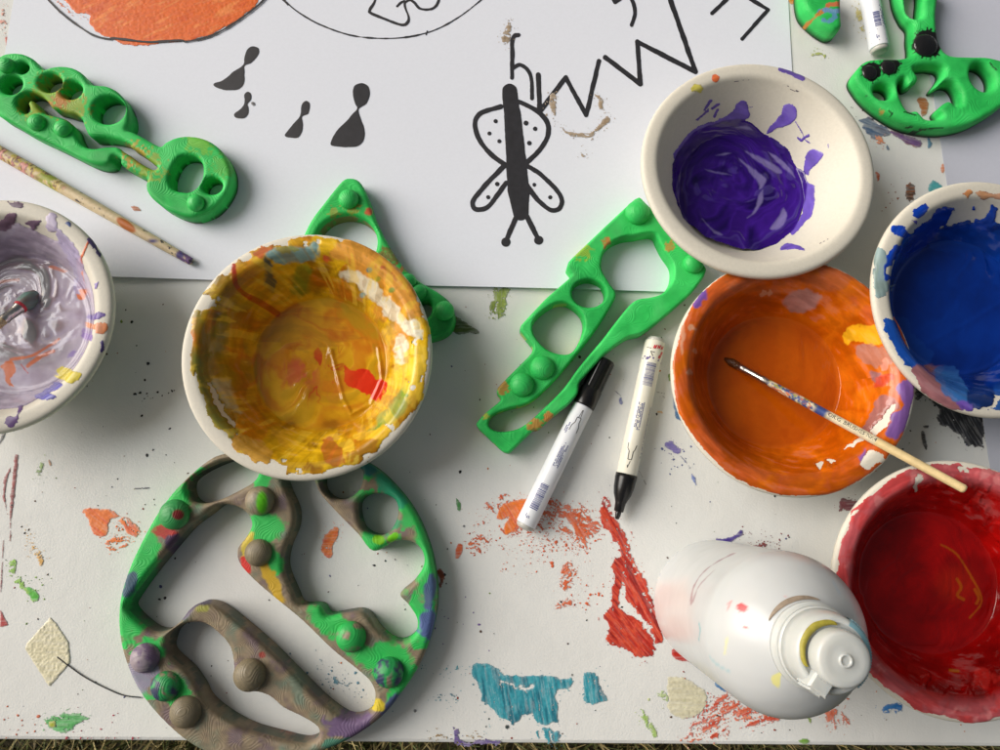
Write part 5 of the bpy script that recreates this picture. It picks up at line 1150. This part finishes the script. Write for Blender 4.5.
# ------------------------------------------------------------------ bottle
bc0 = W(713, 602, 0); org = bc0.copy(); org[2] = .0005
root = thing('squeeze_bottle', 'white plastic squeeze bottle with a translucent flip cap and paint spots', 'bottle', org, rot=(math.radians(-1.6), math.radians(.9), 0))
bp = resample([(.036, .0), (.0405, .001), (.043, .004), (.0437, .010), (.0437, .05), (.0437, .09), (.0437, .122), (.0425, .131), (.039, .139), (.033, .1465), (.0265, .1525), (.0215, .1565), (.0195, .159), (.0190, .163)], 160)
bp = np.vstack([[(0, .002)], bp])
V, Fq = lathe(bp, 160); px, py = proj(V + org)
def spots(px, py, V):
    c = np.tile(lin((196, 200, 202)), (len(px), 1)); g = lambda p: T(640, 520, 3.26, p); rag = Rg(px, py, 25, 1.2)
    def P(q, col, al=.9): 
        nonlocal c; c = over(c, smooth(-.6, .6, poly_sd(px, py, catmull(g(q), True, 3)) + rag) * al, col)
    def Ln(q, w_, col, al=.9):
        nonlocal c; c = over(c, smooth(-.6, .6, line_sd(px, py, catmull(g(q), False, 4), w_) + rag * .7) * al, col)
    P([(305, 300), (325, 298), (340, 318), (320, 328), (305, 318)], (205, 30, 40)); P([(322, 372), (342, 376), (335, 382)], (214, 60, 60)); Ln([(275, 300), (285, 290), (270, 320)], .7, (220, 120, 120), .6)
    P([(412, 560), (418, 535), (445, 528), (440, 565), (430, 572)], (228, 222, 110), .7); Ln([(445, 530), (480, 525), (510, 545)], 1.6, (230, 226, 150), .6)
    Ln([(300, 125), (240, 155), (195, 190), (165, 240), (158, 290)], .7, (150, 110, 120), .7); Ln([(230, 185), (185, 230), (165, 280)], .5, (140, 90, 100), .5)
    Ln([(180, 350), (185, 380), (180, 410)], .8, (120, 180, 190), .7); Ln([(215, 470), (240, 495), (280, 520)], 1, (150, 190, 200), .6); Ln([(270, 410), (262, 460)], 1.2, (220, 220, 140), .5)
    Ln([(620, 225), (640, 265)], 1.6, (180, 196, 210), .5); Ln([(460, 275), (465, 280)], .9, (220, 120, 120), .6)
    pink_refl = smooth(-7, 7, poly_sd(px, py, g([(45, 205), (150, 200), (155, 300), (160, 400), (70, 400), (40, 300)]))) * (V[:, 2] < .12); c = over(c, pink_refl * .35, (226, 205, 198))  # soft pale pink reflection painted into the body colour
    return c
M_bottle2 = mat('white_bottle_spotted', attr=True, rough=.27, spec=.4, sss=.3, bump=[(35, .0008, 2)], mottled=(30, .03))
mesh('body', V, Fq[:, ::-1], M_bottle2, root, col=spots(px, py, V))
V, Fq = lathe([(.0205, .160), (.0212, .1605), (.0212, .163), (.0196, .1636), (.0192, .1665), (.0200, .1668), (.0200, .169), (.0186, .1695)], 90); mesh('neck_ring', V, Fq[:, ::-1], M_cap, root)
V, Fq = lathe([(.0185, .168), (.0192, .1685), (.0190, .176), (.0180, .1815), (.0168, .1836), (.0150, .1840), (.0146, .1828), (.0, .1828)], 90); mesh('cap', V, Fq[:, ::-1], M_cap, root)
# flip lid: dome with a small nipple, ring and a hinge tab
Vl, Fl = lathe(resample([(.0126, .1826), (.0130, .1845), (.0128, .1895), (.0120, .1922), (.0095, .1932), (.0060, .1934), (.0034, .1938), (.0030, .1944), (.0022, .1944), (.0018, .1938), (.0, .1938)], 60), 90)
lid = mesh('flip_lid', Vl + np.array([.0004, -.0004, 0]), Fl[:, ::-1], M_cap, root)
# hinge tab at the front left, towards -x -y
def obox(c, ax, hx, hy, z0, z1):
    ax = np.array(ax, float); ax /= np.linalg.norm(ax); ay = np.array([-ax[1], ax[0]]); V = []
    for z, k in ((z0, 1), (z1 - .001, 1), (z1, .8)):
        for sx, sy in ((-1, -1), (1, -1), (1, 1), (-1, 1)): p = np.array(c) + ax * hx * sx * k + ay * hy * sy * k; V.append((p[0], p[1], z))
    Fq = [(3, 2, 1, 0), (8, 9, 10, 11)] + [(l * 4 + i, l * 4 + (i + 1) % 4, l * 4 + 4 + (i + 1) % 4, l * 4 + 4 + i) for l in range(2) for i in range(4)]
    return V, Fq
dv = np.array([-.60, -.80]); V, Fq = obox(dv * .0150, dv, .0040, .0050, .176, .1885); mesh('hinge', V, Fq, M_cap, root, flat=True)
V, Fq = obox(dv * .0178, dv, .0024, .0032, .175, .1870); mesh('thumb_tab', V, Fq, M_cap, root, flat=True)
# grip ribs stained blue on the right side
rb = []
for k in range(26):
    an = math.radians(-52 + k * 4.2); cdir = (math.cos(an), math.sin(an)); rb.append(obox(np.array(cdir) * .0180, cdir, .0010, .00042, .170, .1815))
V, Fq = join(*rb); mesh('grip_ribs', V, Fq, M_capblue, root, flat=True)
V = []; n = 30
for i in range(n + 1):
    an = math.radians(-50 + i * 110 / n)
    for r_, z_ in ((.0191, .172), (.0186, .181), (.0172, .1840), (.0152, .1843)): V.append((r_ * math.cos(an), r_ * math.sin(an), z_))
mesh('blue_stain', V, [tuple(int(x) for x in q) for q in grid_faces(n + 1, 4)], M_capblue, root)
# dried yellow paint in the groove on the upper left
V = []; n = 50
for i in range(n + 1):
    t = i / n; an = math.radians(82 + t * 118); w_ = .0020 * math.sin(math.pi * t) ** .5 * (.7 + .6 * vnoise(np.array([t * 9.]), np.array([.5]), 3)[0])
    for r_, z_ in ((.0134, .1835), (.0138 + w_ * .4, .1850), (.0142 + w_ * .8, .1846), (.0146 + w_ * 1.1, .1838)): V.append((r_ * math.cos(an), r_ * math.sin(an), z_))
M_yel = mat('dried_yellow_paint', lin((170, 160, 60)), .5, mottled=(300, .3))
mesh('dried_paint', V, [tuple(int(x) for x in q) for q in grid_faces(n + 1, 4)], M_yel, root)
# brown dried paint round the shoulder
V = []; n = 40
for i in range(n + 1):
    t = i / n; an = math.radians(70 + t * 80); w_ = .0022 * math.sin(math.pi * t) ** .6
    for q in (-.5, 0, .5):
        r_ = .0225 + q * w_; z_ = np.interp(r_, bp[::-1, 0], bp[::-1, 1]) if False else .1562 - q * w_ * .75 + (.0005 if q == 0 else .0001); V.append((r_ * math.cos(an), r_ * math.sin(an), z_))
M_brn = mat('dried_brown_paint', lin((150, 135, 118)), .6, mottled=(300, .3))
mesh('dried_paint', V, [tuple(int(x) for x in q) for q in grid_faces(n + 1, 3)], M_brn, root)
